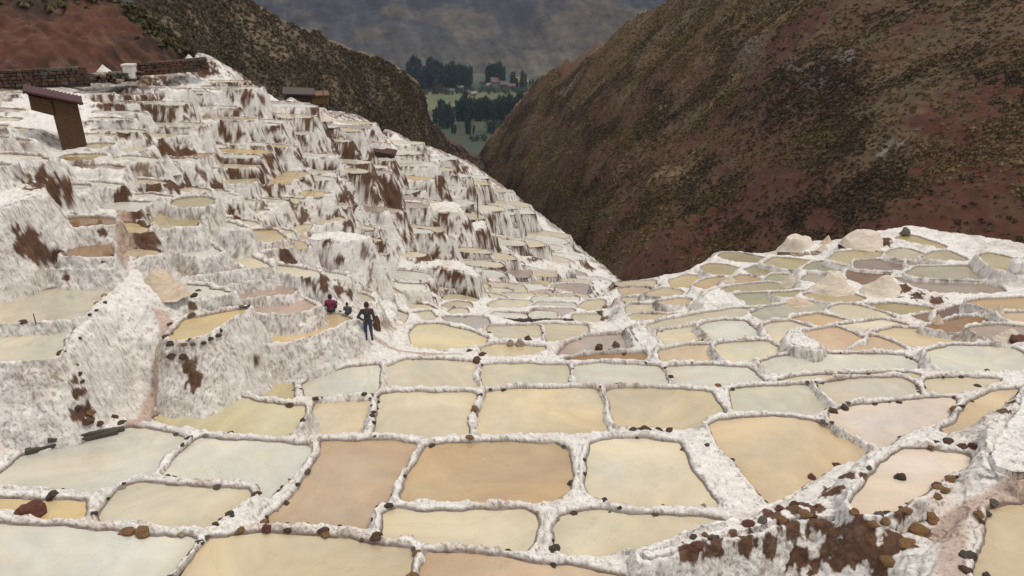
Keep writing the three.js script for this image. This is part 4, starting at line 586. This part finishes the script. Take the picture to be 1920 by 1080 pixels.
house(863, 170, 12, 8, 2, 0, 'pale village house with a light roof beside the far end of the field');
house(848, 173, 9, 6, 1, 0, 'grey-roofed village house, leftmost of the village');
house(888, 179, 10, 7, 2, 1, 'pale-roofed village house at the edge of the field');
house(876, 177, 11, 7, 0, 1, 'low brown village house between the two pale ones by the field');
house(905, 157, 10, 7, 1, 0, 'small grey-roofed village house above the white one');

// ------------------------------------------------------------------ loose things on the terraces
function rockGeo(seed, flat, det = 2) { const g = new THREE.IcosahedronGeometry(1, det), a = g.attributes.position, v = new THREE.Vector3(); for (let i = 0; i < a.count; i++) { v.fromBufferAttribute(a, i); const k = 1 + .45 * n3(v.x * 1.1 + seed * 7, v.y * 1.1, v.z * 1.1) + .18 * n3(v.x * 2.6, v.y * 2.6 + seed * 3, v.z * 2.6); v.multiplyScalar(k); v.y *= flat; v.y = Math.max(v.y, -.35); a.setXYZ(i, v.x, v.y, v.z); } g.computeVertexNormals(); return g; }
const rocks = [0, 1, 2, 3, 4, 5].map((i) => rockGeo(i, i % 2 ? .6 : .75, 1));
const stoneMat = (r, g, b) => new THREE.MeshStandardMaterial({ color: new THREE.Color().setRGB(r, g, b), roughness: .85, bumpMap: grain, bumpScale: .05, map: grainColor });
const stoneMats = { dark: stoneMat(.075, .058, .045), grey: stoneMat(.14, .12, .10), brown: stoneMat(.11, .06, .035), ochre: stoneMat(.25, .14, .06), red: stoneMat(.14, .05, .035), pale: stoneMat(.42, .34, .26) };
let stones = 0;
function stone(px, py, wpx, kind, seed, parentPond, tall = 1) { const s = surf(px, py + wpx * .2), k = pixel(s.p) * wpx * .43, pond = PONDS[s.owner]?.thing ? PONDS[s.owner] : null; if (!pond) return; const m = part('stone', rocks[seed % 6], stoneMats[kind], pond.thing); m.position.copy(s.p).sub(pond.thing.position); m.position.y -= k * .05; m.scale.set(k, k * .85 * tall, k * .8); m.rotation.y = seed * 1.7; stones++; }
{ // stones set into the rims of the nearer ponds
  const R = rng(4242);
  for (const p of PONDS) { if (!p.traced || p.bank || !p.thing || p.c[1] > 34) continue; const n = p.poly.length, near = p.c[1] < 24; let cx = p.c[0], cz = p.c[1];
    for (let k = 0; k < n; k++) { if (stones > 330) break; const cl = n3(p.poly[k][0] * .5, 4, p.poly[k][1] * .5); if (R() > (.10 + .55 * Math.max(0, cl)) * (near ? 1 : .7)) continue; const q = p.poly[k], dx = q[0] - cx, dz = q[1] - cz, l = Math.hypot(dx, dz), o = .06 + .12 * R(); const x = q[0] + dx / l * o, z = q[1] + dz / l * o; ground(x, z, land(x, z), G); if (G.h > p.level + .45 || G.h < p.level - .1) continue; const sz = .04 + .07 * R() * R() + .03 * R(), kk = R(); const m = part('stone', rocks[Math.floor(R() * 6)], stoneMats[kk < .4 ? 'dark' : kk < .62 ? 'brown' : kk < .8 ? 'grey' : kk < .93 ? 'ochre' : 'pale'], p.thing); m.position.set(x - p.c[0], G.h - p.level - .01, -(z - p.c[1])); m.scale.set(sz * (1 + .5 * R()), sz * .8, sz); m.rotation.y = R() * 6.28; stones++; } }
}
[[610, 995, 26, 'ochre'], [706, 1000, 30, 'brown'], [240, 990, 34, 'ochre'], [268, 990, 38, 'ochre'], [97, 922, 26, 'dark'], [1790, 762, 24, 'ochre'], [1832, 720, 16, 'dark'], [890, 762, 20, 'ochre'], [1325, 832, 14, 'brown'], [775, 1076, 32, 'ochre'], [1757, 826, 24, 'brown'], [1778, 822, 30, 'brown'], [1805, 832, 30, 'brown'], [1825, 832, 22, 'red'], [1745, 835, 18, 'ochre'], [1602, 955, 24, 'ochre'], [1508, 957, 32, 'ochre'], [1466, 977, 26, 'ochre'], [1430, 970, 26, 'grey'], [1405, 977, 32, 'red'], [1635, 975, 30, 'ochre'], [1660, 972, 26, 'ochre'], [1700, 952, 28, 'ochre'], [1722, 985, 46, 'ochre'], [1746, 960, 44, 'ochre'], [1782, 893, 28, 'ochre'], [1765, 910, 34, 'ochre'], [1795, 893, 20, 'brown'], [1758, 925, 26, 'ochre'], [1700, 1012, 44, 'ochre'], [1670, 1045, 40, 'ochre'], [1835, 960, 26, 'ochre'], [1815, 1034, 40, 'dark'], [1808, 1062, 30, 'brown'], [1862, 936, 28, 'grey'], [1850, 1075, 24, 'dark'], [1335, 1004, 16, 'grey'], [1322, 1000, 18, 'ochre'], [1300, 1003, 20, 'dark'], [1305, 1017, 34, 'red'], [543, 755, 22, 'brown'], [568, 785, 16, 'dark'], [700, 770, 14, 'brown'], [700, 790, 13, 'dark'], [698, 757, 12, 'dark'], [165, 785, 26, 'brown'], [185, 790, 22, 'brown'], [215, 778, 20, 'brown'], [228, 788, 22, 'dark'], [170, 770, 22, 'ochre'], [145, 760, 18, 'dark'], [500, 985, 26, 'red'], [450, 990, 22, 'ochre'], [540, 990, 20, 'brown'], [340, 997, 20, 'pale'], [320, 640, 20, 'dark'], [345, 643, 14, 'ochre'], [362, 643, 13, 'grey'], [395, 632, 16, 'dark'], [382, 640, 14, 'brown'], [408, 625, 18, 'dark'], [412, 617, 16, 'dark'], [310, 628, 16, 'brown'], [320, 605, 14, 'brown'], [320, 662, 24, 'dark'], [343, 664, 22, 'dark'], [140, 682, 16, 'ochre'], [148, 697, 16, 'dark'], [152, 712, 16, 'brown'], [365, 550, 18, 'dark'], [372, 542, 14, 'grey'], [197, 565, 12, 'dark'], [180, 580, 10, 'dark'], [168, 588, 10, 'dark'], [150, 632, 10, 'brown'], [895, 670, 24, 'brown'], [905, 660, 18, 'brown'], [880, 655, 14, 'brown'], [917, 622, 16, 'brown'], [1170, 662, 12, 'brown'], [1190, 802, 26, 'dark'], [1210, 800, 30, 'brown'], [1235, 802, 26, 'dark'], [1255, 803, 20, 'brown'], [1560, 765, 26, 'brown'], [1582, 760, 24, 'dark'], [1640, 755, 14, 'dark'], [1685, 752, 14, 'dark'], [1570, 868, 24, 'red'], [1522, 890, 24, 'red'], [1490, 940, 22, 'brown'], [1462, 950, 24, 'red']].forEach(([x, y, w, k], i) => stone(x, y, w, k, i * 5 + 1));
console.log('stones', stones);
function soloRock(name, label, cat, px, py, wpx, hpx, kind, seed) { const s = surf(px, py), k = pixel(s.p); const t = thing(name, s.p.toArray(), label, cat); const m = part('rock', rockGeo(seed, 1, 3), stoneMats[kind], t); m.scale.set(wpx * k / 2, hpx * k / 1.7, wpx * k / 2.4); m.position.y = hpx * k * .15; }
soloRock('earth_clod', 'big dark brown clod lying in the narrow yellowish pond at the left edge', 'clod', 62, 965, 48, 36, 'red', 11);
soloRock('earth_clod', 'dark brown clod beside the pale pile in the mauve pond at the right edge', 'clod', 1903, 642, 34, 22, 'red', 12);
soloRock('black_stone', 'single black stone lying in the shallow pinkish pond', 'stone', 1687, 897, 20, 14, 'dark', 13);
soloRock('standing_stone', 'left one of two grey standing stones behind the low cream pond', 'stone', 957, 648, 12, 20, 'pale', 14);
soloRock('standing_stone', 'right one of two grey standing stones behind the low cream pond', 'stone', 975, 648, 15, 17, 'pale', 15);
soloRock('brown_stone', 'brown stone standing right of the two grey ones behind the low cream pond', 'stone', 990, 638, 13, 12, 'brown', 16);
soloRock('brown_stone', 'brown stone standing in the mauve arched pond', 'stone', 1123, 655, 16, 14, 'brown', 17);
soloRock('grey_stone', 'grey salt-topped stone at the right side of the mauve arched pond', 'stone', 1155, 650, 14, 14, 'grey', 18);
soloRock('brown_boulder', 'brown boulder at the head of the long white wall beside the pillar', 'boulder', 708, 618, 14, 36, 'brown', 19);
soloRock('crest_rock', 'jagged grey rock on the crest right of the right flat-topped heap', 'rock', 1697, 440, 18, 16, 'grey', 20);

// heaps of raked salt
const heapMat = (r, g, b) => new THREE.MeshStandardMaterial({ color: new THREE.Color().setRGB(r, g, b), roughness: .95, bumpMap: grain, bumpScale: .03, map: grainColor });
const heapMats = { white: heapMat(.80, .77, .73), sand: heapMat(.68, .56, .44), cream: heapMat(.74, .66, .56) };
function heap(px, py, wpx, hpx, top, mat, label, seed) { const s = surf(px, py), k = pixel(s.p), w = wpx * k / 2, h = hpx * k, pts = []; for (let i = 0; i <= 16; i++) { const t = i / 16; pts.push(new THREE.Vector2(Math.max(.001, t), Math.min(1, (1 - t) / (1 - top)) * (1 - .05 * t) + (t < top ? .06 * (1 - t / top) : 0) - .05)); } pts.reverse(); const g = new THREE.LatheGeometry(pts, 40), a = g.attributes.position; for (let i = 0; i < a.count; i++) { const x = a.getX(i), y = a.getY(i), z = a.getZ(i), r = 1 + .22 * n3(x * 1.3 + seed, y, z * 1.3) + .07 * n3(x * 5, y * 5 + seed, z * 5); a.setXYZ(i, x * r, y * (1 + .16 * n3(x * 2 + seed, 3, z * 2)) + .04 * n3(x * 6, seed, z * 6), z * r); } g.computeVertexNormals(); const t = thing('salt_heap', s.p.toArray(), label, 'salt heap'); const m = part('heap', g, heapMats[mat], t); m.scale.set(w, h, w * .75); m.position.y = -.08 * h; }
heap(197, 147, 58, 28, .05, 'white', 'bright white cone of salt on the stone platform below the red cliff', 1);
heap(1495, 470, 76, 30, .55, 'cream', 'left one of two flat-topped salt heaps on the crest of the right bank', 2);
heap(1620, 457, 92, 28, .45, 'cream', 'right one of two flat-topped salt heaps, the wider one on the crest', 3);
heap(1551, 456, 26, 18, .05, 'sand', 'small brownish cone between the two flat-topped heaps, the upper one', 4);
heap(1543, 468, 26, 13, .05, 'cream', 'small cream cone between the two flat-topped heaps, the lower one', 5);
heap(1480, 533, 40, 24, .05, 'cream', 'little sharp salt pile right of the slanting row of three ponds', 6);
heap(1562, 543, 88, 38, .25, 'cream', 'broad pale salt heap left of the dark brown pond', 7);
heap(1655, 548, 90, 36, .2, 'cream', 'broad pale salt heap leaning right of the dark brown pond', 8);
heap(1367, 527, 30, 12, .05, 'cream', 'low pale pile on the slanting row of three small ponds', 9);
heap(1497, 569, 62, 14, .1, 'sand', 'low sandy pile beside the beige pond with the arched rim', 10);
heap(1757, 604, 30, 18, .05, 'sand', 'small pale pile dividing the brown and reddish brown ponds', 11);
heap(1893, 637, 64, 26, .15, 'cream', 'pale pile standing in the mauve pond at the right edge', 12);
heap(1872, 586, 24, 17, .1, 'cream', 'small cream pile in the orange-tan pond at the right edge', 13);
heap(303, 548, 104, 50, .25, 'sand', 'big sandy salt heap at the top of the footpath left of the mauve ponds', 14);
heap(318, 322, 46, 36, .05, 'white', 'white salt pile spilling down in front of the brownish pond', 15);
heap(607, 224, 44, 15, .05, 'cream', 'cream cone near the brow of the terraces below the shed', 16);
heap(568, 450, 34, 16, .05, 'sand', 'sandy salt pile on mid hillside beside the brown wedge', 17);
heap(356, 116, 26, 14, .2, 'white', 'small white pile behind the brown stone wall near the top', 18);

// retaining walls of the heaps, dry-stone walls at the top: every stone its own
const blockGeos = [1, 2, 3, 4].map((i) => { const g = new RoundedBoxGeometry(1, 1, 1, 1, .14), a = g.attributes.position; for (let k = 0; k < a.count; k++) { const x = a.getX(k), y = a.getY(k), z = a.getZ(k); a.setXYZ(k, x * (1 + .25 * n3(x + i * 5, y, z)), y * (1 + .3 * n3(x, y + i * 5, z)), z * (1 + .2 * n3(x, y, z + i * 5))); } g.computeVertexNormals(); return g; });
function stoneWall(label, a, b, hpx, stonePx, kinds, seed, thick = .5) { // a, b: pixel and distance of the foot at both ends
  const A = at(...a), B = at(...b), len = A.distanceTo(B), k = pixel(A.clone().lerp(B, .5)), H = hpx * k, ss = stonePx * k, R = rng(seed), t = thing('stone_wall', A.toArray(), label, 'stone wall'), dir = B.clone().sub(A).normalize(), ang = Math.atan2(-dir.z, dir.x);
  const core = new THREE.BoxGeometry(len, H * .96, thick * .8); core.translate(len / 2, H * .46, -thick * .2); const c = part('core', core, stoneMats.dark, t); c.rotation.y = ang; const slope = (B.y - A.y) / len; 
  for (let y = 0; y < H - ss * .3; y += ss * .62) for (let x = R() * ss * .5; x < len - ss * .2;) { const w = ss * (.7 + .8 * R()); const m = part('stone', blockGeos[Math.floor(R() * 4)], stoneMats[kinds[Math.floor(R() * kinds.length)]], t); m.scale.set(w * .96, ss * (.45 + .32 * R()), thick * (.75 + .4 * R())); const q = new THREE.Vector3(x + w / 2, y + ss * .3, R() * .08).applyAxisAngle(new THREE.Vector3(0, 1, 0), ang); m.position.copy(q); m.position.y += slope * (x + w / 2); m.rotation.y = ang + (R() - .5) * .3; m.rotation.z = (R() - .5) * .35; x += w; }
}
stoneWall('long brown dry-stone wall at the left under the red cliff', [-40, 166, 46.8], [166, 156, 48], 30, 10, ['brown', 'red', 'brown', 'dark', 'brown', 'grey'], 1);
stoneWall('brown stone wall right of the white block, below the cliff', [258, 142, 50.5], [388, 132, 56], 22, 9, ['brown', 'red', 'brown', 'dark'], 2);
stoneWall('grey stone platform that carries the white salt cone', [166, 155, 47.6], [260, 150, 49.4], 14, 9, ['grey', 'pale', 'grey', 'brown'], 3, 1.6);
stoneWall('grey retaining wall of the left flat-topped salt heap', [1457, 491, 42], [1562, 485, 41.5], 18, 12, ['grey', 'pale', 'pale'], 4);
stoneWall('brown and grey retaining wall of the right flat-topped salt heap', [1570, 478, 41.2], [1668, 474, 40.6], 20, 10, ['brown', 'grey', 'brown', 'pale'], 5);
stoneWall('dark stepped rim of little stones across the middle of the dip', [922, 608, 34.2], [1075, 608, 34.2], 9, 9, ['dark', 'brown', 'pale', 'dark'], 6, .3);
{ const s = at(246, 148, 48.6), k = pixel(s), t = thing('white_block', s.toArray(), 'white salt-covered block standing beside the white salt cone', 'block'); const g = new RoundedBoxGeometry(20 * k, 24 * k, 18 * k, 3, 3 * k); g.translate(0, 12 * k, 0); part('block', g, heapMats.white, t); const c = new RoundedBoxGeometry(22 * k, 5 * k, 20 * k, 2, 1.5 * k); c.translate(0, 25 * k, 0); part('cap', c, heapMats.white, t); }

// the red-roofed hut
{
  const Z = 36.3, o = at(141, 272, Z), k = pixel(o), t = thing('stone_hut', o.toArray(), 'brown mud-walled hut with a sloping dark red sheet roof among the white terraces', 'hut'); t.rotation.y = Math.atan2(-o.x, -o.z); t.scale.x = .78;
  const adobe = new THREE.MeshStandardMaterial({ color: new THREE.Color().setRGB(.12, .062, .034), roughness: .95, bumpMap: grain, bumpScale: .09, map: grainColor }), roofM = new THREE.MeshStandardMaterial({ color: new THREE.Color().setRGB(.062, .014, .014), roughness: .6, metalness: .1 });
  const bodyShape = (pts, d) => { const g = new THREE.ExtrudeGeometry(new THREE.Shape(pts.map((q) => new THREE.Vector2((q[0] - 133) * k, (272 - q[1]) * k))), { depth: d, bevelEnabled: true, bevelSize: .05, bevelThickness: .05, bevelSegments: 1 }); g.translate(0, 0, -d); return g; };
  part('wall', bodyShape([[106, 284], [156, 272], [154, 197], [102, 186]], 1.1), adobe, t);
  part('wall', bodyShape([[62, 202], [108, 216], [108, 190], [62, 178]], 1.1), adobe, t);
  const rw = 118 * k, g = new THREE.PlaneGeometry(rw, 1.5, 60, 1), a = g.attributes.position; for (let i = 0; i < a.count; i++) a.setZ(i, .028 * Math.sin(a.getX(i) / rw * 60 * Math.PI / 2 * 1.0)); g.computeVertexNormals();
  const g2 = g.clone(); g2.translate(0, 0, -.05); const rf = part('roof', mergeGeometries([g, g2]), roofM, t); rf.rotation.set(-Math.PI / 2 + .16, 0, 0); rf.rotation.order = 'ZXY'; rf.rotation.z = -.235; rf.position.set((110 - 133) * k, (272 - 180) * k, -.5);
  const eave = new THREE.BoxGeometry(rw, .1, .1); const e = part('eave', eave, roofM, t); e.rotation.z = -.235; e.position.set((110 - 133) * k, (272 - 183) * k, .24);
}
// shed behind the brow
{ const o = at(575, 196, 84), k = pixel(o), t = thing('shed', o.toArray(), 'low shed with dark sheet roof and orange wall behind the brow of the terraces', 'shed'); t.rotation.y = Math.atan2(-o.x, -o.z); const bx = (w, h, d, x, y, z) => { const g = new THREE.BoxGeometry(w * k, h * k, d * k); g.translate(x * k, y * k, z * k); return g; }; part('wall', bx(44, 16, 40, -12, 8, -20), stoneMats.dark, t); part('annex_wall', bx(36, 14, 30, 22, 7, -16), stoneMats.ochre, t); const r1 = part('roof', bx(58, 2.5, 52, -12, 0, -20), plain(.07, .055, .05), t); r1.position.y = 19 * k; r1.rotation.x = .12; r1.rotation.z = -.06; const r2 = part('annex_roof', bx(40, 2, 40, 22, 0, -16), plain(.16, .08, .05), t); r2.position.y = 16 * k; r2.rotation.x = .1; }
// small dark roofed store on the hillside
{ const s = surf(722, 296), k = pixel(s.p), t = thing('lean_to', s.p.toArray(), 'tiny dark-roofed lean-to among the white terraces beside the brown bank', 'lean-to'); const b = new THREE.BoxGeometry(34 * k, 12 * k, 20 * k); b.translate(0, 5 * k, 0); part('wall', b, stoneMats.dark, t); const r = new THREE.BoxGeometry(44 * k, 2 * k, 28 * k); const m = part('roof', r, plain(.07, .03, .025), t); m.position.y = 13 * k; m.rotation.z = -.2; m.rotation.x = .15; }

// poles and sticks
const wood = new THREE.MeshStandardMaterial({ color: new THREE.Color().setRGB(.10, .085, .07), roughness: .9, bumpMap: grain, bumpScale: .02, map: grainColor });
function pole(px, py, hpx, r, label, z) { const p = z ? at(px, py, z) : surf(px, py).p, k = pixel(p), t = thing('wooden_pole', p.toArray(), label, 'pole'); const g = new THREE.CylinderGeometry(r * .8, r, hpx * k, 8); g.translate(0, hpx * k / 2 - .1, 0); part('shaft', g, wood, t); const c = new THREE.CylinderGeometry(r * .5, r * .8, r * 1.5, 8); c.translate(0, hpx * k - .1 + r * .75, 0); part('tip', c, wood, t); return t; }
pole(896, 408, 46, .06, 'thin wooden pole standing on the hillside near the ravine');
pole(67, 606, 24, .018, 'thin stick standing in the big creamy pond at the left edge');
pole(372, 108, 52, .04, 'slender pole behind the highest terraces, in front of the scrubby spur', 62);
pole(607, 186, 22, .06, 'short post beside the shed behind the brow', 83);
// grey timbers on the back bank of the pale pond
{ const mk = (a, b, th, label) => { const A = surf(a[0], a[1]).p, B = surf(b[0], b[1]).p; A.y += th * .4; B.y += th * .4; if (B.y < A.y - .3) B.y = A.y; const L = A.distanceTo(B), t = thing('timber', A.clone().lerp(B, .5).toArray(), label, 'timber'), g = new RoundedBoxGeometry(L, th, th * 1.3, 2, th * .15), q = g.attributes.position; for (let i = 0; i < q.count; i++) q.setY(i, q.getY(i) + .02 * n3(q.getX(i) * 2, 1, 2)); g.computeVertexNormals(); const m = part('beam', g, wood, t); m.quaternion.setFromUnitVectors(new THREE.Vector3(1, 0, 0), B.clone().sub(A).normalize()); };
  mk([48, 850], [222, 812], .14, 'longest grey timber, the front one on the bank of the pale pond');
  mk([90, 828], [234, 806], .12, 'shorter grey timber behind the long one on the bank'); }
// white sacks at the right edge
{ const sack = new RoundedBoxGeometry(2, 2, 2, 5, .55), a = sack.attributes.position; for (let i = 0; i < a.count; i++) { const x = a.getX(i), y = a.getY(i), z = a.getZ(i), f = (1 + .12 * (1 - y * y) - .38 * sstep(.35, 1, y)) * (1 + .1 * n3(x * 2, y * 2, z * 2)); a.setXYZ(i, x * f, y + .06 * n3(x * 4, y * 2, z * 4), z * f); } sack.computeVertexNormals(); const neck = new THREE.CylinderGeometry(.5, .3, .28, 10, 1, true), cloth = new THREE.MeshStandardMaterial({ color: new THREE.Color().setRGB(.78, .77, .75), roughness: .8, bumpMap: grain, bumpScale: .02, side: THREE.DoubleSide });
  ['first of the row of plump white sacks, nearest the grey-mauve pond', 'second white sack of the row right of the grey-mauve pond', 'third white sack of the row right of the grey-mauve pond', 'fourth white sack of the row, at the very edge of the picture'].forEach((label, i) => { const p = at(1889 + i * 13, 552 - i * 1.2, 33.6), k = pixel(p); ground(p.x, -p.z, land(p.x, -p.z), G); p.y = Math.max(p.y, G.h - .05); const t = thing('white_sack', p.toArray(), label, 'sack', 'white sacks in a row at the right edge'); const m = part('bag', sack, cloth, t); m.scale.set(6.4 * k, 14 * k, 9 * k); m.position.y = 13 * k; m.rotation.y = i * .4; const n = part('tied_neck', neck, cloth, t); n.scale.set(5 * k, 12 * k, 5 * k); n.position.y = 27 * k; });
  const s = surf(345, 556), k = pixel(s.p), t = thing('white_sack', s.p.toArray(), 'slim white upright sack standing right of the big sandy heap', 'sack'); const m = part('bag', sack, cloth, t); m.scale.set(6.5 * k, 20 * k, 7 * k); m.position.y = 18 * k; const n = part('tied_neck', neck, cloth, t); n.scale.set(4 * k, 10 * k, 4 * k); n.position.y = 38 * k; }

// ------------------------------------------------------------------ people: one continuous body each
function figure(joints, bones, name, label, place, turn, colourOf, cells = 64, extent = 1.05) {
  // joints: name -> [x, y, z, r]; the field is a smooth union of tapered capsules
  const mc = new MarchingCubes(cells, new THREE.MeshBasicMaterial(), false, false, 200000); mc.isolation = 0; const f = mc.field, H = extent; // the grid spans -1..1 times H about (0, H*.85, 0)
  const cy = H * .86, seg = bones.map(([a, b]) => [joints[a], joints[b]]);
  for (let k = 0; k < cells; k++) for (let j = 0; j < cells; j++) for (let i = 0; i < cells; i++) {
    const x = (i / cells * 2 - 1) * H, y = (j / cells * 2 - 1) * H + cy, z = (k / cells * 2 - 1) * H; let d = 1e3; const kk = .035;
    for (const [a, b] of seg) { const ex = b[0] - a[0], ey = b[1] - a[1], ez = b[2] - a[2], t = clamp(((x - a[0]) * ex + (y - a[1]) * ey + (z - a[2]) * ez) / (ex * ex + ey * ey + ez * ez + 1e-9)); const q = Math.hypot(x - a[0] - ex * t, y - a[1] - ey * t, z - a[2] - ez * t) - lerp(a[3], b[3], t); const h = clamp(.5 + .5 * (d - q) / kk); d = lerp(d, q, h) - kk * h * (1 - h); }
    f[k * cells * cells + j * cells + i] = -d;
  }
  mc.update(); const n = mc.count, ps = new Float32Array(n * 3), ns = mc.normalArray.slice(0, n * 3), cs = new Float32Array(n * 3);
  for (let i = 0; i < n; i++) { const x = mc.positionArray[i * 3] * H, y = mc.positionArray[i * 3 + 1] * H + cy, z = mc.positionArray[i * 3 + 2] * H; ps.set([x, y, z], i * 3); cs.set(colourOf(x, y, z), i * 3); }
  const g = new THREE.BufferGeometry(); g.setAttribute('position', new THREE.BufferAttribute(ps, 3)); g.setAttribute('normal', new THREE.BufferAttribute(ns, 3)); g.setAttribute('color', new THREE.BufferAttribute(cs, 3));
  const t = thing('person', place.toArray(), label, 'person'); t.rotation.y = turn; part('body', g, new THREE.MeshStandardMaterial({ vertexColors: true, roughness: .9 }), t); return t;
}
const SKIN = [.30, .17, .11], HAIR = [.012, .010, .010];
function hairCap(t, x, y, z, r, long) { const g = new THREE.SphereGeometry(r, 20, 14, 0, 6.284, 0, 1.9), a = g.attributes.position; for (let i = 0; i < a.count; i++) { const X = a.getX(i), Y = a.getY(i), Z = a.getZ(i), k = 1 + .06 * n3(X * 40, Y * 20, Z * 40); a.setXYZ(i, X * k, Y * 1.08 * k - (Z > 0 && long ? .08 * (1 - (Y / r + 1) / 2) : 0), Z * k); } g.computeVertexNormals(); const m = part('hair', g, plain(...HAIR, .7), t); m.position.set(x, y, z); }
{ // standing, back to the camera, one hand on the hip; the local +z side is the back, towards the camera
  const J = { hip: [0, .93, 0, .13], hl: [-.09, .9, 0, .095], hr: [.09, .9, 0, .095], kl: [-.10, .5, -.03, .062], kr: [.11, .5, .0, .062], al: [-.10, .09, .02, .043], ar: [.14, .09, .03, .043], tl: [-.12, .04, -.13, .035], tr: [.17, .04, -.12, .035], waist: [0, 1.06, .0, .125], chest: [0, 1.27, .01, .145], cl: [-.1, 1.33, .01, .11], cr: [.1, 1.33, .01, .11], sl: [-.19, 1.37, .01, .072], sr: [.19, 1.37, .01, .072], el: [-.36, 1.14, .08, .05], er: [.27, 1.1, .06, .05], wl: [-.2, .98, .02, .036], wr: [.24, .86, -.08, .036], fl: [-.14, .95, -.05, .03], fr: [.23, .76, -.12, .03], neck: [0, 1.45, .0, .06], h0: [0, 1.56, -.02, .088], h1: [0, 1.64, -.0, .09] };
  const B = [['hip', 'waist'], ['hl', 'hr'], ['hl', 'kl'], ['hr', 'kr'], ['kl', 'al'], ['kr', 'ar'], ['al', 'tl'], ['ar', 'tr'], ['waist', 'chest'], ['cl', 'cr'], ['cl', 'sl'], ['cr', 'sr'], ['sl', 'el'], ['sr', 'er'], ['el', 'wl'], ['er', 'wr'], ['wl', 'fl'], ['wr', 'fr'], ['chest', 'neck'], ['neck', 'h0'], ['h0', 'h1']];
  const s = surf(692, 640).p, t = figure(J, B, 'person', 'person in dark jacket and jeans standing with a hand on the hip, seen from behind', s, .15, (x, y, z) => y > 1.47 ? SKIN : y < .07 ? [.03, .025, .02] : (y < .92 && Math.abs(x) < .19) ? [.03, .045, .085] : (Math.abs(x) > .2 && y < .9) || (y < .985 && y > .9 && x < -.12) ? SKIN : y > 1.42 ? [.10, .02, .025] : [.035 + .02 * n3(x * 9, y * 9, z * 9), .035 + .02 * n3(x * 9, y * 9, z * 9), .038], 84);
  hairCap(t, 0, 1.635, .0, .102, true); t.scale.setScalar(.95);
}
function sitter(px, py, zref, label, jacket, scale) {
  const J = { hip: [0, .2, 0, .14], waist: [0, .36, -.01, .13], chest: [0, .56, -.02, .14], cl: [-.1, .6, 0, .11], cr: [.1, .6, 0, .11], sl: [-.19, .63, 0, .075], sr: [.19, .63, 0, .075], el: [-.27, .4, -.08, .052], er: [.27, .4, -.08, .052], wl: [-.17, .34, -.3, .038], wr: [.17, .34, -.3, .038], fl: [-.12, .35, -.36, .03], fr: [.12, .35, -.36, .03], neck: [0, .73, -.02, .06], h0: [0, .84, -.04, .088], h1: [0, .92, -.02, .09], hl: [-.1, .17, -.05, .1], hr: [.1, .17, -.05, .1], kl: [-.17, .42, -.4, .07], kr: [.17, .42, -.4, .07], al: [-.13, .06, -.46, .045], ar: [.13, .06, -.46, .045], tl: [-.14, .04, -.6, .035], tr: [.14, .04, -.6, .035] };
  const B = [['hip', 'waist'], ['waist', 'chest'], ['cl', 'cr'], ['cl', 'sl'], ['cr', 'sr'], ['sl', 'el'], ['sr', 'er'], ['el', 'wl'], ['er', 'wr'], ['wl', 'fl'], ['wr', 'fr'], ['chest', 'neck'], ['neck', 'h0'], ['h0', 'h1'], ['hl', 'hr'], ['hl', 'kl'], ['hr', 'kr'], ['kl', 'al'], ['kr', 'ar'], ['al', 'tl'], ['ar', 'tr'], ['hip', 'hl']];
  const k = scale, p = surf(px, py).p; p.y -= .04; const t = figure(J, B, 'person', label, p, 0, (x, y, z) => y > .74 ? SKIN : y < .08 ? [.03, .025, .02] : z < -.32 && y > .3 && y < .4 && Math.abs(x) < .18 ? SKIN : y > .28 && z > -.34 ? jacket : [.03, .035, .05], 64, .75); t.scale.setScalar(k); hairCap(t, 0, .905, -.02, .105, true); return t;
}
sitter(621, 586, 27.6, 'person with dark hair and a maroon top sitting behind the rim of the orange-stained pond', [.16, .03, .06], .8);
sitter(652, 590, 26.9, 'person with only the dark head showing above the rim between two others', [.08, .08, .09], .55);

renderer.render(scene, camera);
